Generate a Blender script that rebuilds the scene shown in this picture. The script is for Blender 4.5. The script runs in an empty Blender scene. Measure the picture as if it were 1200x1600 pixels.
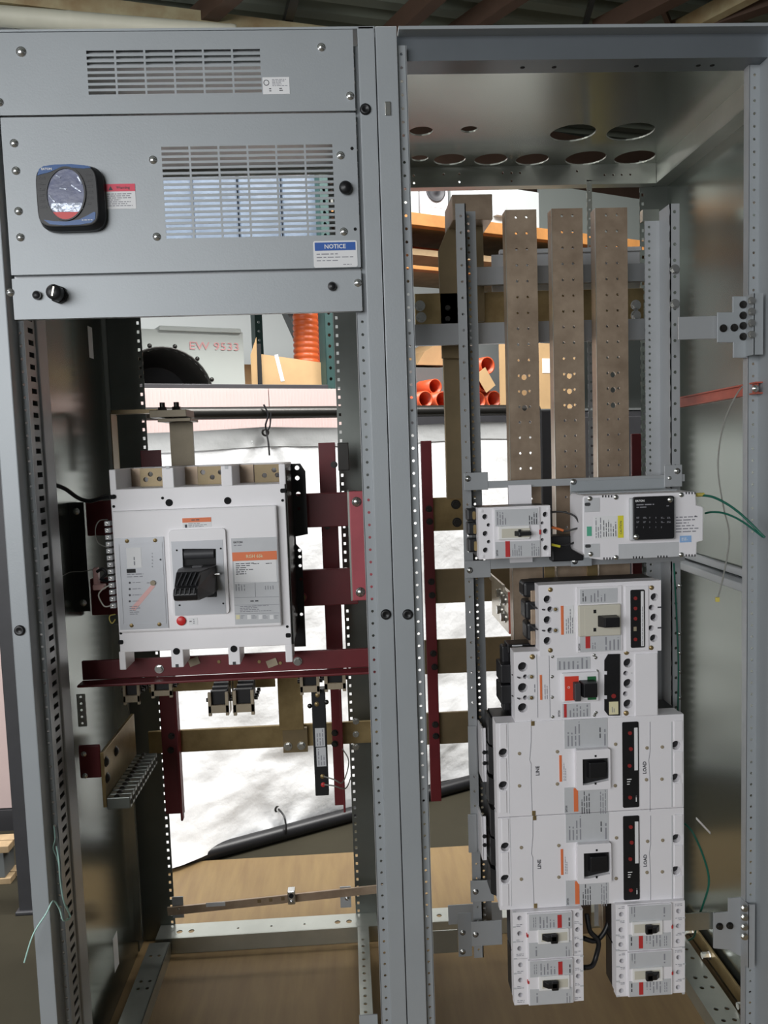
import bpy, bmesh, math, random
from mathutils import Vector, Matrix, noise
from mathutils.geometry import tessellate_polygon

scene = bpy.context.scene
C = scene.collection
random.seed(7)

# ------------------------------------------------------------------ camera
FPX = 1250.0
CAM = Vector((0.6736, -1.6027, 1.4853))
RR = Vector((0.9982101, -0.0496482, -0.0333411))
UU = Vector((0.0373068, 0.0812180, 0.9959979))
FF = Vector((0.0467416, 0.9954590, -0.0829248))
cam_data = bpy.data.cameras.new('camera')
cam_data.sensor_fit = 'VERTICAL'
cam_data.sensor_height = 36.0
cam_data.lens = FPX / 1600.0 * 36.0
cam_data.clip_start = 0.02
cam_data.clip_end = 200
cam = bpy.data.objects.new('camera', cam_data)
C.objects.link(cam)
cam.matrix_world = Matrix(((RR.x, UU.x, -FF.x, CAM.x), (RR.y, UU.y, -FF.y, CAM.y), (RR.z, UU.z, -FF.z, CAM.z), (0, 0, 0, 1)))
scene.camera = cam

# ------------------------------------------------------------------ world, lamps, exposure
world = bpy.data.worlds.new('daylight')
scene.world = world
world.use_nodes = True
bgn = world.node_tree.nodes['Background']
bgn.inputs['Color'].default_value = (0.93, 0.97, 1.0, 1)
bgn.inputs['Strength'].default_value = 0.12

def area_lamp(name, loc, size, power, color=(1, 1, 1), rot=(0, 0, 0)):
    d = bpy.data.lights.new(name, 'AREA')
    d.shape = 'RECTANGLE'
    d.size, d.size_y = size
    d.energy = power
    d.color = color
    o = bpy.data.objects.new(name, d)
    o.location = loc
    o.rotation_euler = rot
    C.objects.link(o)
    return o

# assumed daylight from unseen sources: a roof skylight over the aisle behind the cabinets, and an open loading door far behind the viewer
area_lamp('assumed_skylight_lamp', (0.6, 0.65, 4.1), (6.0, 0.8), 520, (1.0, 0.985, 0.96))  # unseen lamp added overhead to brighten the tarp and the aisle
area_lamp('assumed_door_daylight', (-2.4, -4.7, 2.3), (5.0, 2.4), 245, (0.97, 0.985, 1.0), (math.radians(82), 0, math.radians(-30)))  # main front light; the door it stands for is assumed, out of view

scene.view_settings.view_transform = 'Standard'
scene.view_settings.look = 'None'
scene.view_settings.gamma = 1.0
scene.view_settings.use_curve_mapping = False
scene.view_settings.exposure = 0.0

# ------------------------------------------------------------------ measuring helpers
def ray(px, py):
    return FF + RR * ((px - 600.0) / FPX) - UU * ((py - 800.0) / FPX)

def at(px, py, Y):
    d = ray(px, py)
    t = (Y - CAM.y) / d.y
    return CAM.x + t * d.x, CAM.z + t * d.z

def atx(px, py, X):
    d = ray(px, py)
    t = (X - CAM.x) / d.x
    return CAM.y + t * d.y, CAM.z + t * d.z

def P(px, py, Y):
    x, z = at(px, py, Y)
    return Vector((x, Y, z))

def rect(x0, y0, x1, y1, Y):
    a = at(x0, y0, Y)
    b = at(x1, y1, Y)
    return min(a[0], b[0]), max(a[0], b[0]), min(a[1], b[1]), max(a[1], b[1])

class Crop:
    """reads positions from an enlarged view: origin, scale, and the plane the thing stands in"""
    def __init__(s, ox, oy, k, Y):
        s.ox, s.oy, s.k, s.Y = ox, oy, k, Y
    def p(s, x, y, Y=None):
        return at(s.ox + x / s.k, s.oy + y / s.k, s.Y if Y is None else Y)
    def r(s, x0, y0, x1, y1, Y=None):
        Y = s.Y if Y is None else Y
        return rect(s.ox + x0 / s.k, s.oy + y0 / s.k, s.ox + x1 / s.k, s.oy + y1 / s.k, Y)

# ------------------------------------------------------------------ materials
MATS = {}
def mat(name, col, rough=0.5, metal=0.0, var=0.0, vscale=8.0, bump=0.0, bscale=60.0, stretch=(1, 1, 1), col2=None, spec=0.5, coat=0.0):
    m = bpy.data.materials.new(name)
    m.use_nodes = True
    nt = m.node_tree
    b = nt.nodes['Principled BSDF']
    b.inputs['Base Color'].default_value = (*col, 1)
    b.inputs['Roughness'].default_value = rough
    b.inputs['Metallic'].default_value = metal
    b.inputs['Specular IOR Level'].default_value = spec
    if coat:
        b.inputs['Coat Weight'].default_value = coat
        b.inputs['Coat Roughness'].default_value = 0.1
    if var or bump:
        tc = nt.nodes.new('ShaderNodeTexCoord')
        mp = nt.nodes.new('ShaderNodeMapping')
        mp.inputs['Scale'].default_value = stretch
        nt.links.new(tc.outputs['Object'], mp.inputs['Vector'])
    if var:
        n = nt.nodes.new('ShaderNodeTexNoise')
        n.inputs['Scale'].default_value = vscale
        n.inputs['Detail'].default_value = 5
        n.inputs['Roughness'].default_value = 0.6
        nt.links.new(mp.outputs['Vector'], n.inputs['Vector'])
        rp = nt.nodes.new('ShaderNodeValToRGB')
        c2 = col2 if col2 else tuple(c * (1 - var) for c in col)
        rp.color_ramp.elements[0].position = 0.3
        rp.color_ramp.elements[0].color = (*c2, 1)
        rp.color_ramp.elements[1].position = 0.7
        rp.color_ramp.elements[1].color = (*col, 1)
        nt.links.new(n.outputs['Fac'], rp.inputs['Fac'])
        nt.links.new(rp.outputs['Color'], b.inputs['Base Color'])
    if bump:
        n2 = nt.nodes.new('ShaderNodeTexNoise')
        n2.inputs['Scale'].default_value = bscale
        n2.inputs['Detail'].default_value = 4
        nt.links.new(mp.outputs['Vector'], n2.inputs['Vector'])
        bm_ = nt.nodes.new('ShaderNodeBump')
        bm_.inputs['Strength'].default_value = bump
        bm_.inputs['Distance'].default_value = 0.01
        nt.links.new(n2.outputs['Fac'], bm_.inputs['Height'])
        nt.links.new(bm_.outputs['Normal'], b.inputs['Normal'])
    MATS[name] = m
    return m

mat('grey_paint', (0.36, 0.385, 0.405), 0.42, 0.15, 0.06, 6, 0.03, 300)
mat('rail_blue_shaded', (0.17, 0.19, 0.21), 0.4, 0.4, 0.1, 6)  # bluish rail, darkened to put the shade under the top cap into its colour
mat('grey_paint_rail', (0.41, 0.425, 0.44), 0.42, 0.25, 0.1, 6)
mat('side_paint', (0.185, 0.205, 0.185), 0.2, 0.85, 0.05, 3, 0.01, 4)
mat('galvanized', (0.50, 0.52, 0.48), 0.3, 0.85, 0.15, 9, 0.03, 60)
mat('steel_dark', (0.20, 0.215, 0.20), 0.38, 0.8, 0.2, 6)
mat('zinc', (0.72, 0.72, 0.70), 0.25, 0.95, 0.2, 20)
mat('bright_zinc', (0.86, 0.86, 0.86), 0.2, 0.9)
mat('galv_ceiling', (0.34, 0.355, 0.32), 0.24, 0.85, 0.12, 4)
mat('copper_plated', (0.50, 0.385, 0.285), 0.36, 0.5, 0.35, 14, 0.02, 80, col2=(0.31, 0.23, 0.165))
mat('bus_edge', (0.62, 0.58, 0.50), 0.3, 0.8)
mat('brass', (0.44, 0.33, 0.16), 0.36, 0.6, 0.35, 9, 0.02, 40, col2=(0.20, 0.14, 0.06))
mat('riser_dark', (0.15, 0.125, 0.085), 0.4, 0.5, 0.3, 9)
mat('brass_dull', (0.27, 0.205, 0.115), 0.4, 0.55, 0.3, 6, col2=(0.18, 0.14, 0.08))
mat('red_glastic', (0.15, 0.014, 0.019), 0.45, 0.0, 0.25, 10, 0.02, 60)
mat('pink_glastic', (0.42, 0.08, 0.10), 0.45, 0.0, 0.2, 12)
mat('orange_glastic', (0.50, 0.12, 0.08), 0.4, 0.0, 0.2, 30)
mat('white_plastic', (0.83, 0.81, 0.84), 0.5, 0.0, 0.04, 8, 0.02, 200)
mat('breaker_white', (0.88, 0.86, 0.88), 0.45, 0.0, 0.04, 8, 0.02, 200)
mat('white_plastic_warm', (0.83, 0.82, 0.81), 0.5, 0.0, 0.05, 8)
mat('cream_plastic', (0.62, 0.59, 0.50), 0.45, 0.0, 0.05, 12)
mat('label_grey', (0.56, 0.57, 0.59), 0.4, 0.0, 0.06, 30)
mat('panel_silver', (0.50, 0.51, 0.54), 0.35, 0.2, 0.06, 20)
mat('paper', (0.78, 0.78, 0.79), 0.6)
mat('paper_yellow', (0.75, 0.70, 0.45), 0.6)
mat('black_plastic', (0.012, 0.012, 0.014), 0.4, 0.0, 0.3, 20)
mat('black_matte', (0.006, 0.006, 0.007), 0.7)
mat('dark_hole', (0.004, 0.004, 0.005), 0.9)
mat('dark_grey_plastic', (0.05, 0.05, 0.055), 0.5)
mat('tan_insulator', (0.36, 0.30, 0.21), 0.6, 0.0, 0.2, 30)
mat('orange_sticker', (0.75, 0.19, 0.07), 0.5)
mat('dial_red', (0.26, 0.022, 0.022), 0.5)
mat('red_sticker', (0.50, 0.035, 0.035), 0.5)
mat('red_plastic', (0.62, 0.03, 0.03), 0.35)
mat('red_switch', (0.70, 0.06, 0.035), 0.4)
mat('pink_ribbon', (0.72, 0.42, 0.40), 0.4)
mat('green_plastic', (0.015, 0.12, 0.04), 0.45)
mat('teal_sticker', (0.10, 0.42, 0.28), 0.5)
mat('yellow_paint', (0.33, 0.25, 0.02), 0.5)
mat('yellow_sticker', (0.72, 0.66, 0.05), 0.5)
mat('blue_sticker', (0.02, 0.10, 0.40), 0.5)
mat('light_blue_sticker', (0.28, 0.46, 0.75), 0.5)
mat('warning_red', (0.72, 0.06, 0.11), 0.5)
mat('print_dark', (0.06, 0.06, 0.07), 0.6)
mat('print_grey', (0.28, 0.28, 0.31), 0.6)
mat('print_white', (0.8, 0.8, 0.8), 0.6)
mat('print_red', (0.62, 0.30, 0.30), 0.6)
mat('meter_blue', (0.005, 0.075, 0.26), 0.3)
mat('meter_screen', (0.15, 0.17, 0.29), 0.3, 0.0, 0.4, 30, 0.12, 45, coat=0.15)
mat('screen_film', (0.55, 0.60, 0.72), 0.15, 0.2, 0.3, 40, 0.3, 60)
mat('green_wire', (0.01, 0.11, 0.075), 0.4)
mat('grey_wire', (0.22, 0.22, 0.20), 0.5)
mat('white_wire', (0.62, 0.60, 0.54), 0.5)
mat('yellow_wire', (0.62, 0.52, 0.12), 0.5)
mat('orange_wire', (0.75, 0.20, 0.06), 0.5)
mat('green_string', (0.42, 0.66, 0.60), 0.7)
mat('pipe_orange', (0.62, 0.095, 0.03), 0.4, 0.0, 0.15, 12)
mat('hose_orange', (0.78, 0.15, 0.04), 0.38)
mat('rack_orange', (0.50, 0.22, 0.06), 0.55, 0.0, 0.3, 10)
mat('rack_green', (0.03, 0.075, 0.07), 0.5, 0.1, 0.2, 12)
mat('rack_dark', (0.045, 0.045, 0.05), 0.5, 0.1, 0.2, 12)
mat('partition_grey', (0.26, 0.29, 0.28), 0.5)
mat('rack_grey', (0.13, 0.14, 0.14), 0.55)
mat('cardboard', (0.55, 0.36, 0.18), 0.8, 0.0, 0.15, 8)
mat('cardboard_dark', (0.20, 0.12, 0.07), 0.85)
mat('pale_steel', (0.45, 0.48, 0.455), 0.45, 0.0, 0.05, 4)
mat('pale_wall', (0.50, 0.53, 0.53), 0.6, 0.0, 0.05, 1)
mat('pale_blue', (0.15, 0.19, 0.25), 0.3, 0.0, 0.3, 9, 0.2, 20)
mat('pink_board', (0.60, 0.47, 0.45), 0.6, 0.0, 0.04, 8)
mat('tarp', (0.88, 0.89, 0.90), 0.55, 0.0, 0.05, 5, 0.35, 26)
mat('tarp_hem_shaded', (0.50, 0.51, 0.51), 0.55, 0.0, 0.12, 5, 0.3, 26)  # tarp greyed: the shade on the hem is put into its colour
mat('dark_steel', (0.05, 0.048, 0.045), 0.35, 0.7, 0.2, 10)
mat('rust_steel', (0.11, 0.065, 0.045), 0.6, 0.2, 0.3, 3)
mat('roof_deck', (0.17, 0.19, 0.15), 0.5, 0.2, 0.2, 0.7)
mat('duct_cream', (0.60, 0.60, 0.50), 0.55, 0.0, 0.2, 2)
mat('duct_stained', (0.50, 0.47, 0.30), 0.6, 0.0, 0.5, 3, col2=(0.26, 0.17, 0.08))
mat('concrete', (0.036, 0.032, 0.021), 0.8, 0.0, 0.25, 2.5, 0.05, 30, spec=0.15)
mat('plywood', (0.20, 0.134, 0.056), 0.6, 0.0, 0.4, 5, 0.03, 40, stretch=(6, 0.7, 1), col2=(0.155, 0.098, 0.043))
mat('pallet_wood', (0.42, 0.30, 0.17), 0.75, 0.0, 0.3, 12)

# ------------------------------------------------------------------ mesh helpers
ORIG = {}      # object -> point its children are measured from

class MB:
    def __init__(s):
        s.v, s.f, s.sm = [], [], []
    def add(s, vs, fs, smooth=False):
        o = len(s.v)
        s.v.extend(tuple(p) for p in vs)
        s.f.extend(tuple(i + o for i in f) for f in fs)
        s.sm.extend([smooth] * len(fs))
        return s
    def box(s, x0, x1, y0, y1, z0, z1):
        if x0 > x1: x0, x1 = x1, x0
        if y0 > y1: y0, y1 = y1, y0
        if z0 > z1: z0, z1 = z1, z0
        return s.add([(x0, y0, z0), (x1, y0, z0), (x1, y1, z0), (x0, y1, z0), (x0, y0, z1), (x1, y0, z1), (x1, y1, z1), (x0, y1, z1)],
                     [(0, 3, 2, 1), (4, 5, 6, 7), (0, 1, 5, 4), (1, 2, 6, 5), (2, 3, 7, 6), (3, 0, 4, 7)])
    def hexa(s, lo, hi):
        """box from four lower and four upper corners, each given counter-clockwise from above"""
        return s.add(list(lo) + list(hi), [(0, 3, 2, 1), (4, 5, 6, 7), (0, 1, 5, 4), (1, 2, 6, 5), (2, 3, 7, 6), (3, 0, 4, 7)])
    def bar(s, a, b, w, h, up=(0, 0, 1)):
        """rectangular bar from a to b, w across, h along up"""
        a, b = Vector(a), Vector(b)
        d = (b - a).normalized()
        u = Vector(up)
        sd = d.cross(u).normalized()
        u = sd.cross(d).normalized()
        q = [(-1, -1), (1, -1), (1, 1), (-1, 1)]
        vs = [p + sd * (i * w / 2) + u * (j * h / 2) for p in (a, b) for i, j in q]
        return s.add(vs, [(0, 1, 2, 3), (7, 6, 5, 4), (0, 4, 5, 1), (1, 5, 6, 2), (2, 6, 7, 3), (3, 7, 4, 0)])
    def cyl(s, a, b, r, n=16, r2=None, cap=True, smooth=True):
        a, b = Vector(a), Vector(b)
        r2 = r if r2 is None else r2
        d = (b - a).normalized()
        t = Vector((0, 0, 1)) if abs(d.z) < 0.9 else Vector((1, 0, 0))
        e1 = d.cross(t).normalized()
        e2 = d.cross(e1)
        vs = []
        for p, rad in ((a, r), (b, r2)):
            for i in range(n):
                w = 2 * math.pi * i / n
                vs.append(p + (e1 * math.cos(w) + e2 * math.sin(w)) * rad)
        s.add(vs, [(i, n + i, n + (i + 1) % n, (i + 1) % n) for i in range(n)], smooth)
        if cap:
            s.add(vs[:n], [tuple(range(n))])
            s.add(vs[n:], [tuple(reversed(range(n)))])
        return s
    def lathe(s, a, d, prof, n=24, smooth=True):
        """revolve (distance along d, radius) pairs round the axis through a"""
        a, d = Vector(a), Vector(d).normalized()
        t = Vector((0, 0, 1)) if abs(d.z) < 0.9 else Vector((1, 0, 0))
        e1 = d.cross(t).normalized()
        e2 = d.cross(e1)
        vs = []
        for h, r in prof:
            for i in range(n):
                w = 2 * math.pi * i / n
                vs.append(a + d * h + (e1 * math.cos(w) + e2 * math.sin(w)) * max(r, 1e-5))
        fs = []
        for k in range(len(prof) - 1):
            for i in range(n):
                j = (i + 1) % n
                fs.append((k * n + i, (k + 1) * n + i, (k + 1) * n + j, k * n + j))
        return s.add(vs, fs, smooth)
    def tube(s, pts, r, n=8, sub=4):
        pts = [Vector(p) for p in pts]
        if sub > 1 and len(pts) > 2:
            out = []
            for i in range(len(pts) - 1):
                p0 = pts[max(i - 1, 0)]; p1 = pts[i]; p2 = pts[i + 1]; p3 = pts[min(i + 2, len(pts) - 1)]
                for k in range(sub):
                    t = k / sub
                    out.append(0.5 * ((2 * p1) + (p2 - p0) * t + (2 * p0 - 5 * p1 + 4 * p2 - p3) * t * t + (3 * p1 - p0 - 3 * p2 + p3) * t ** 3))
            out.append(pts[-1])
            pts = out
        vs = []
        e1 = None
        for i, p in enumerate(pts):
            d = (pts[min(i + 1, len(pts) - 1)] - pts[max(i - 1, 0)]).normalized()
            if e1 is None:
                t = Vector((0, 0, 1)) if abs(d.z) < 0.9 else Vector((1, 0, 0))
                e1 = d.cross(t).normalized()
            e1 = (e1 - d * e1.dot(d)).normalized()
            e2 = d.cross(e1)
            for k in range(n):
                w = 2 * math.pi * k / n
                vs.append(p + (e1 * math.cos(w) + e2 * math.sin(w)) * r)
        m = len(pts)
        fs = [(i * n + k, i * n + (k + 1) % n, (i + 1) * n + (k + 1) % n, (i + 1) * n + k) for i in range(m - 1) for k in range(n)]
        s.add(vs, fs, True)
        s.add(vs[:n], [tuple(reversed(range(n)))])
        s.add(vs[-n:], [tuple(range(n))])
        return s
    def plate(s, outer, holes, fr, t):
        """flat plate of thickness t with holes; fr maps (a, b, depth) to space"""
        polys = [[Vector((a, b, 0)) for a, b in outer]] + [[Vector((a, b, 0)) for a, b in h] for h in holes]
        flat = [p for q in polys for p in q]
        tri = tessellate_polygon(polys)
        n = len(flat)
        vs = [fr(p.x, p.y, 0) for p in flat] + [fr(p.x, p.y, t) for p in flat]
        fs = [tuple(q) for q in tri] + [tuple(i + n for i in reversed(q)) for q in tri]
        o = 0
        for q in polys:
            m = len(q)
            for i in range(m):
                a, b = o + i, o + (i + 1) % m
                fs.append((a, b, b + n, a + n))
            o += m
        return s.add(vs, fs)
    def strip(s, a0, a1, bs, b0, b1, fr, t, r, hole='oct', hw=None, hh=None, ac=None):
        """strip with one column of holes centred at b in bs; real holes through the thickness"""
        ac = (a0 + a1) / 2 if ac is None else ac
        bs = [b for b in sorted(bs) if b0 < b < b1]
        def quad(p0, p1, q0, q1):
            vs = [fr(p0, q0, 0), fr(p1, q0, 0), fr(p1, q1, 0), fr(p0, q1, 0), fr(p0, q0, t), fr(p1, q0, t), fr(p1, q1, t), fr(p0, q1, t)]
            s.add(vs, [(0, 1, 2, 3), (7, 6, 5, 4), (1, 5, 6, 2), (0, 3, 7, 4)])
        cur = b0
        for i, b in enumerate(bs):
            lo = max(cur, b - (r if hh is None else hh) * 1.6)
            hi = b + (b - lo)
            if lo > cur + 1e-6:
                quad(a0, a1, cur, lo)
            if hole == 'oct':
                inn = [(ac + r * math.cos(w), b + r * math.sin(w)) for w in [math.radians(45 * k) for k in range(8)]]
                out = [(a1, b), (a1, hi), (ac, hi), (a0, hi), (a0, b), (a0, lo), (ac, lo), (a1, lo)]
            else:
                inn = [(ac + hw, b + hh), (ac - hw, b + hh), (ac - hw, b - hh), (ac + hw, b - hh)]
                out = [(a1, hi), (a0, hi), (a0, lo), (a1, lo)]
            m = len(inn)
            vs = [fr(x, y, 0) for x, y in out] + [fr(x, y, 0) for x, y in inn] + [fr(x, y, t) for x, y in out] + [fr(x, y, t) for x, y in inn]
            fs = []
            for k in range(m):
                j = (k + 1) % m
                fs += [(k, j, m + j, m + k), (2 * m + k, 3 * m + k, 3 * m + j, 2 * m + j), (m + k, m + j, 3 * m + j, 3 * m + k)]
            s.add(vs, fs)
            cur = hi
        quad(a0, a1, cur, b1)
        return s
    def build(s, name, material, parent=None, bevel=0, origin=None, segs=2):
        me = bpy.data.meshes.new(name)
        if parent is not None:
            o3 = Vector(ORIG.get(parent.name, (0, 0, 0)))
        else:
            if origin is None:
                xs = [p[0] for p in s.v]; ys = [p[1] for p in s.v]; zs = [p[2] for p in s.v]
                origin = ((min(xs) + max(xs)) / 2, (min(ys) + max(ys)) / 2, min(zs))
            o3 = Vector(origin)
        me.from_pydata([(p[0] - o3.x, p[1] - o3.y, p[2] - o3.z) for p in s.v], [], s.f)
        me.polygons.foreach_set('use_smooth', s.sm)
        me.update()
        bm = bmesh.new()
        bm.from_mesh(me)
        bmesh.ops.recalc_face_normals(bm, faces=bm.faces)
        bm.to_mesh(me)
        bm.free()
        me.materials.append(MATS[material])
        o = bpy.data.objects.new(name, me)
        C.objects.link(o)
        if parent is not None:
            o.parent = parent
            ORIG[o.name] = o3
        else:
            o.location = o3
            ORIG[o.name] = o3
        if bevel:
            md = o.modifiers.new('edge', 'BEVEL')
            md.width = bevel
            md.segments = segs
            md.limit_method = 'ANGLE'
            md.angle_limit = math.radians(40)
        return o

def XZ(y0):            # plates facing the camera, thickness going back
    return lambda a, b, t: (a, y0 + t, b)
def XY(z0):            # horizontal plates, thickness going up
    return lambda a, b, t: (a, b, z0 + t)
def YZ(x0):            # side plates, thickness going right
    return lambda a, b, t: (x0 + t, a, b)

def thing(name, label, cat, loc, group=None):
    o = bpy.data.objects.new(name, None)
    o.empty_display_size = 0.05
    C.objects.link(o)
    o.location = loc
    ORIG[o.name] = Vector(loc)
    o['label'] = label
    o['category'] = cat
    if group: o['group'] = group
    return o

def tag(o, label, cat, group=None):
    o['label'] = label
    o['category'] = cat
    if group: o['group'] = group
    return o

def struct(o, label, cat):
    o['kind'] = 'structure'
    o['label'] = label
    o['category'] = cat
    return o

def dup(o, parent=None):
    c = o.copy()
    C.objects.link(c)
    ORIG[c.name] = ORIG.get(o.name, Vector((0, 0, 0)))
    if parent is not None: c.parent = parent
    for ch in list(o.children):
        dup(ch, c)
    return c

def ring(cx, cz, r, n=16, ph=0.0):
    return [(cx + r * math.cos(ph + 2 * math.pi * i / n), cz + r * math.sin(ph + 2 * math.pi * i / n)) for i in range(n)]

def rrect(x0, x1, z0, z1, r, n=5):
    out = []
    for cx, cz, a0 in ((x1 - r, z1 - r, 0), (x0 + r, z1 - r, 90), (x0 + r, z0 + r, 180), (x1 - r, z0 + r, 270)):
        for i in range(n + 1):
            w = math.radians(a0 + 90 * i / n)
            out.append((cx + r * math.cos(w), cz + r * math.sin(w)))
    return out

def lbox(name, r, y0, y1, material, parent, bevel=0):
    return MB().box(r[0], r[1], y0, y1, r[2], r[3]).build(name, material, parent, bevel)

def text(name, s, cx, cz, y, h, material, parent, vertical=False, bold=0.0, width=None, ax=None):
    """flat lettering facing -Y, centred at cx, cz; h is the height of the capitals"""
    cu = bpy.data.curves.new('lettering', 'FONT')
    cu.body = s
    cu.size = 1.0
    cu.align_x = 'CENTER'
    cu.offset = bold
    cu.resolution_u = 2
    t = bpy.data.objects.new('lettering', cu)
    C.objects.link(t)
    dg = bpy.context.evaluated_depsgraph_get()
    me = bpy.data.meshes.new_from_object(t.evaluated_get(dg))
    bpy.data.objects.remove(t)
    bpy.data.curves.remove(cu)
    vs = [v.co.copy() for v in me.vertices]
    fs = [tuple(p.vertices) for p in me.polygons]
    bpy.data.meshes.remove(me)
    x0, x1 = min(v.x for v in vs), max(v.x for v in vs)
    z0, z1 = min(v.y for v in vs), max(v.y for v in vs)
    k = h / (z1 - z0)
    kx = k if width is None else width / (x1 - x0)
    out = []
    for v in vs:
        a = (v.x - (x0 + x1) / 2) * kx
        b = (v.y - (z0 + z1) / 2) * k
        if vertical:
            a, b = -b, a
        out.append((cx + a, y, cz + b))
    return MB().add(out, fs).build(name, material, parent)

def fine_print(r, y, lines, parent, material='print_grey', vertical=False, fill=0.85, seed=1, name='fine_print', weight=0.4):
    """rows of unreadably small print: a row of short dashes for each line"""
    rnd = random.Random(seed)
    m = MB()
    x0, x1, z0, z1 = r
    if vertical:
        pitch = (x1 - x0) / lines
        for i in range(lines):
            c = x0 + (i + 0.5) * pitch
            z = z0
            end = z0 + (z1 - z0) * (fill + (1 - fill) * rnd.random()) * rnd.choice((1, 1, .8, .6))
            while z < end:
                l = pitch * rnd.uniform(0.8, 3.0)
                m.box(c - pitch * weight / 2, c + pitch * weight / 2, y, y + 0.0003, z, min(z + l, end))
                z += l + pitch * 0.45
    else:
        pitch = (z1 - z0) / lines
        for i in range(lines):
            c = z1 - (i + 0.5) * pitch
            x = x0
            end = x0 + (x1 - x0) * (fill + (1 - fill) * rnd.random()) * rnd.choice((1, 1, .8, .6))
            while x < end:
                l = pitch * rnd.uniform(0.8, 3.0)
                m.box(x, min(x + l, end), y, y + 0.0003, c - pitch * weight / 2, c + pitch * weight / 2)
                x += l + pitch * 0.45
    return m.build(name, material, parent)

def discs(items, y0, y1, name, material, parent, n=14):
    """each disc is a part of its own: (x, z, r)"""
    out = []
    for x, z, r in items:
        out.append(MB().cyl((x, y0, z), (x, y1, z), r, n).build(name, material, parent))
    return out

def screw(x, y, z, r, parent, material='zinc', name='screw', d=(0, -1, 0)):
    """domed screw head on a washer, pointing along d"""
    p = Vector((x, y, z))
    m = MB()
    m.lathe(p, d, [(0, r * 1.25), (0.0012, r * 1.25), (0.0012, r), (r * 0.35, r * 0.92), (r * 0.6, r * 0.6), (r * 0.68, 0)], 14)
    return m.build(name, material, parent)

def bolt(x, y, z, r, parent, material='zinc', d=(0, -1, 0), h=None, name='bolt'):
    """hexagon bolt head on a round washer"""
    p = Vector((x, y, z))
    d = Vector(d)
    h = r * 0.8 if h is None else h
    m = MB()
    m.cyl(p, p + d * r * 0.25, r * 1.35, 16)
    m.cyl(p + d * r * 0.25, p + d * (r * 0.25 + h), r, 6, smooth=False)
    return m.build(name, material, parent)

# ================================================================== THE SETTING
H = 2.286          # height of the cabinets
D = 0.762          # depth of the cabinets
XS = 0.762         # seam between the two sections
XE = 1.676         # right outer side
FLOOR = -0.018

o = MB().box(-14, 16, -12, 9.0, FLOOR - 0.2, FLOOR).build('floor', 'concrete')
struct(o, 'brownish grey concrete warehouse floor', 'floor')

# back wall of the hall, in the direction the racking runs
ANG = math.atan2(0.427, 0.904)
UX, UN = Vector((0.904, 0.427, 0)).normalized(), Vector((-0.427, 0.904, 0)).normalized()
B0 = Vector((0.0355, 1.2586, 0.0))
def bg(px, py, n):
    """position in the racking's own frame: along, height, on the plane n behind the tarp foot"""
    d = ray(px, py)
    t = (n - (CAM - B0).dot(UN)) / d.dot(UN)
    p = CAM + d * t
    return (p - B0).dot(UX), p.z
def bgw(u, n, z):
    return B0 + UX * u + UN * n + Vector((0, 0, z))
def bthing(name, label, cat, u, n, z, group=None):
    o = thing(name, label, cat, bgw(u, n, z), group)
    o.rotation_euler = (0, 0, ANG)
    ORIG[o.name] = Vector((u, n, z))
    return o
def bone(o):
    """turn a single mesh built in the racking frame to its place"""
    l = Vector(o.location)
    o.location = bgw(l.x, l.y, l.z)
    o.rotation_euler = (0, 0, ANG)
    return o

w = bone(MB().box(-9, 12, 3.0, 3.2, FLOOR, 4.25).build('wall_back', 'pale_wall'))
struct(w, 'pale painted back wall of the warehouse', 'wall')
w = MB().box(-9.2, -9.0, -7, 9, FLOOR, 4.25).build('wall_left', 'pale_wall')
struct(w, 'pale side wall of the warehouse', 'wall')
w = MB().box(11.0, 11.2, -7, 9, FLOOR, 4.25).build('wall_right', 'pale_wall')
struct(w, 'pale far side wall of the warehouse', 'wall')

# unseen wall with an assumed open loading door, front left behind the viewer
wf = MB()
LD = Matrix.Translation((-2.4, -4.7, 0)) @ Matrix.Rotation(math.radians(-30), 4, 'Z')
for x0_, x1_, z0_, z1_ in ((-6.5, -2.7, FLOOR, 4.25), (2.7, 9.0, FLOOR, 4.25), (-2.7, 2.7, 3.6, 4.25)):
    cs = [LD @ Vector((x_, y_, z_)) for z_ in (z0_, z1_) for x_, y_ in ((x0_, -0.6), (x1_, -0.6), (x1_, -0.4), (x0_, -0.4))]
    wf.hexa(cs[:4], cs[4:])
w = wf.build('wall_front', 'pale_wall')
struct(w, 'pale wall with an assumed open loading door, behind the viewer', 'wall')
# roof deck: ribbed sheets (every rib is real), purlins and ducts
roof_root = thing('ceiling', 'dark ribbed metal roof deck of the warehouse', 'ceiling', (0, 2, 4.25))
roof_root['kind'] = 'structure'
rib = MB()
xs0 = -14.0
RDIR = Vector((0.97, 0.24, 0)).normalized()
RN = Vector((-0.24, 0.97, 0)).normalized()
def roof_pt(a, b, z):
    p = RDIR * a + RN * b
    return (p.x, p.y + 2, z)
prof = []
bcur = -10.0
while bcur < 12.0:
    prof += [(bcur, 4.25), (bcur + 0.09, 4.25), (bcur + 0.115, 4.31), (bcur + 0.185, 4.31), (bcur + 0.21, 4.25)]
    bcur += 0.21
vs = [roof_pt(a, b_, z) for a in (-14, 16) for b_, z in prof]
n = len(prof)
rib.add(vs, [(i, i + 1, n + i + 1, n + i) for i in range(n - 1)])
rib.build('roof_sheet', 'roof_deck', roof_root)
for px0, py0, px1, py1, Y0, w_ in ((440, 45, 462, -8, 3.4, 0.05),):
    pass
def beam(name, a, b, w_, h_, m_):
    MB().bar(a, b, w_, h_).build(name, m_, roof_root)
def roof_line(px, py, z):
    d = ray(px, py)
    t = (z - CAM.z) / d.z
    p = CAM + d * t
    return Vector((p.x, p.y, z))
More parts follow.
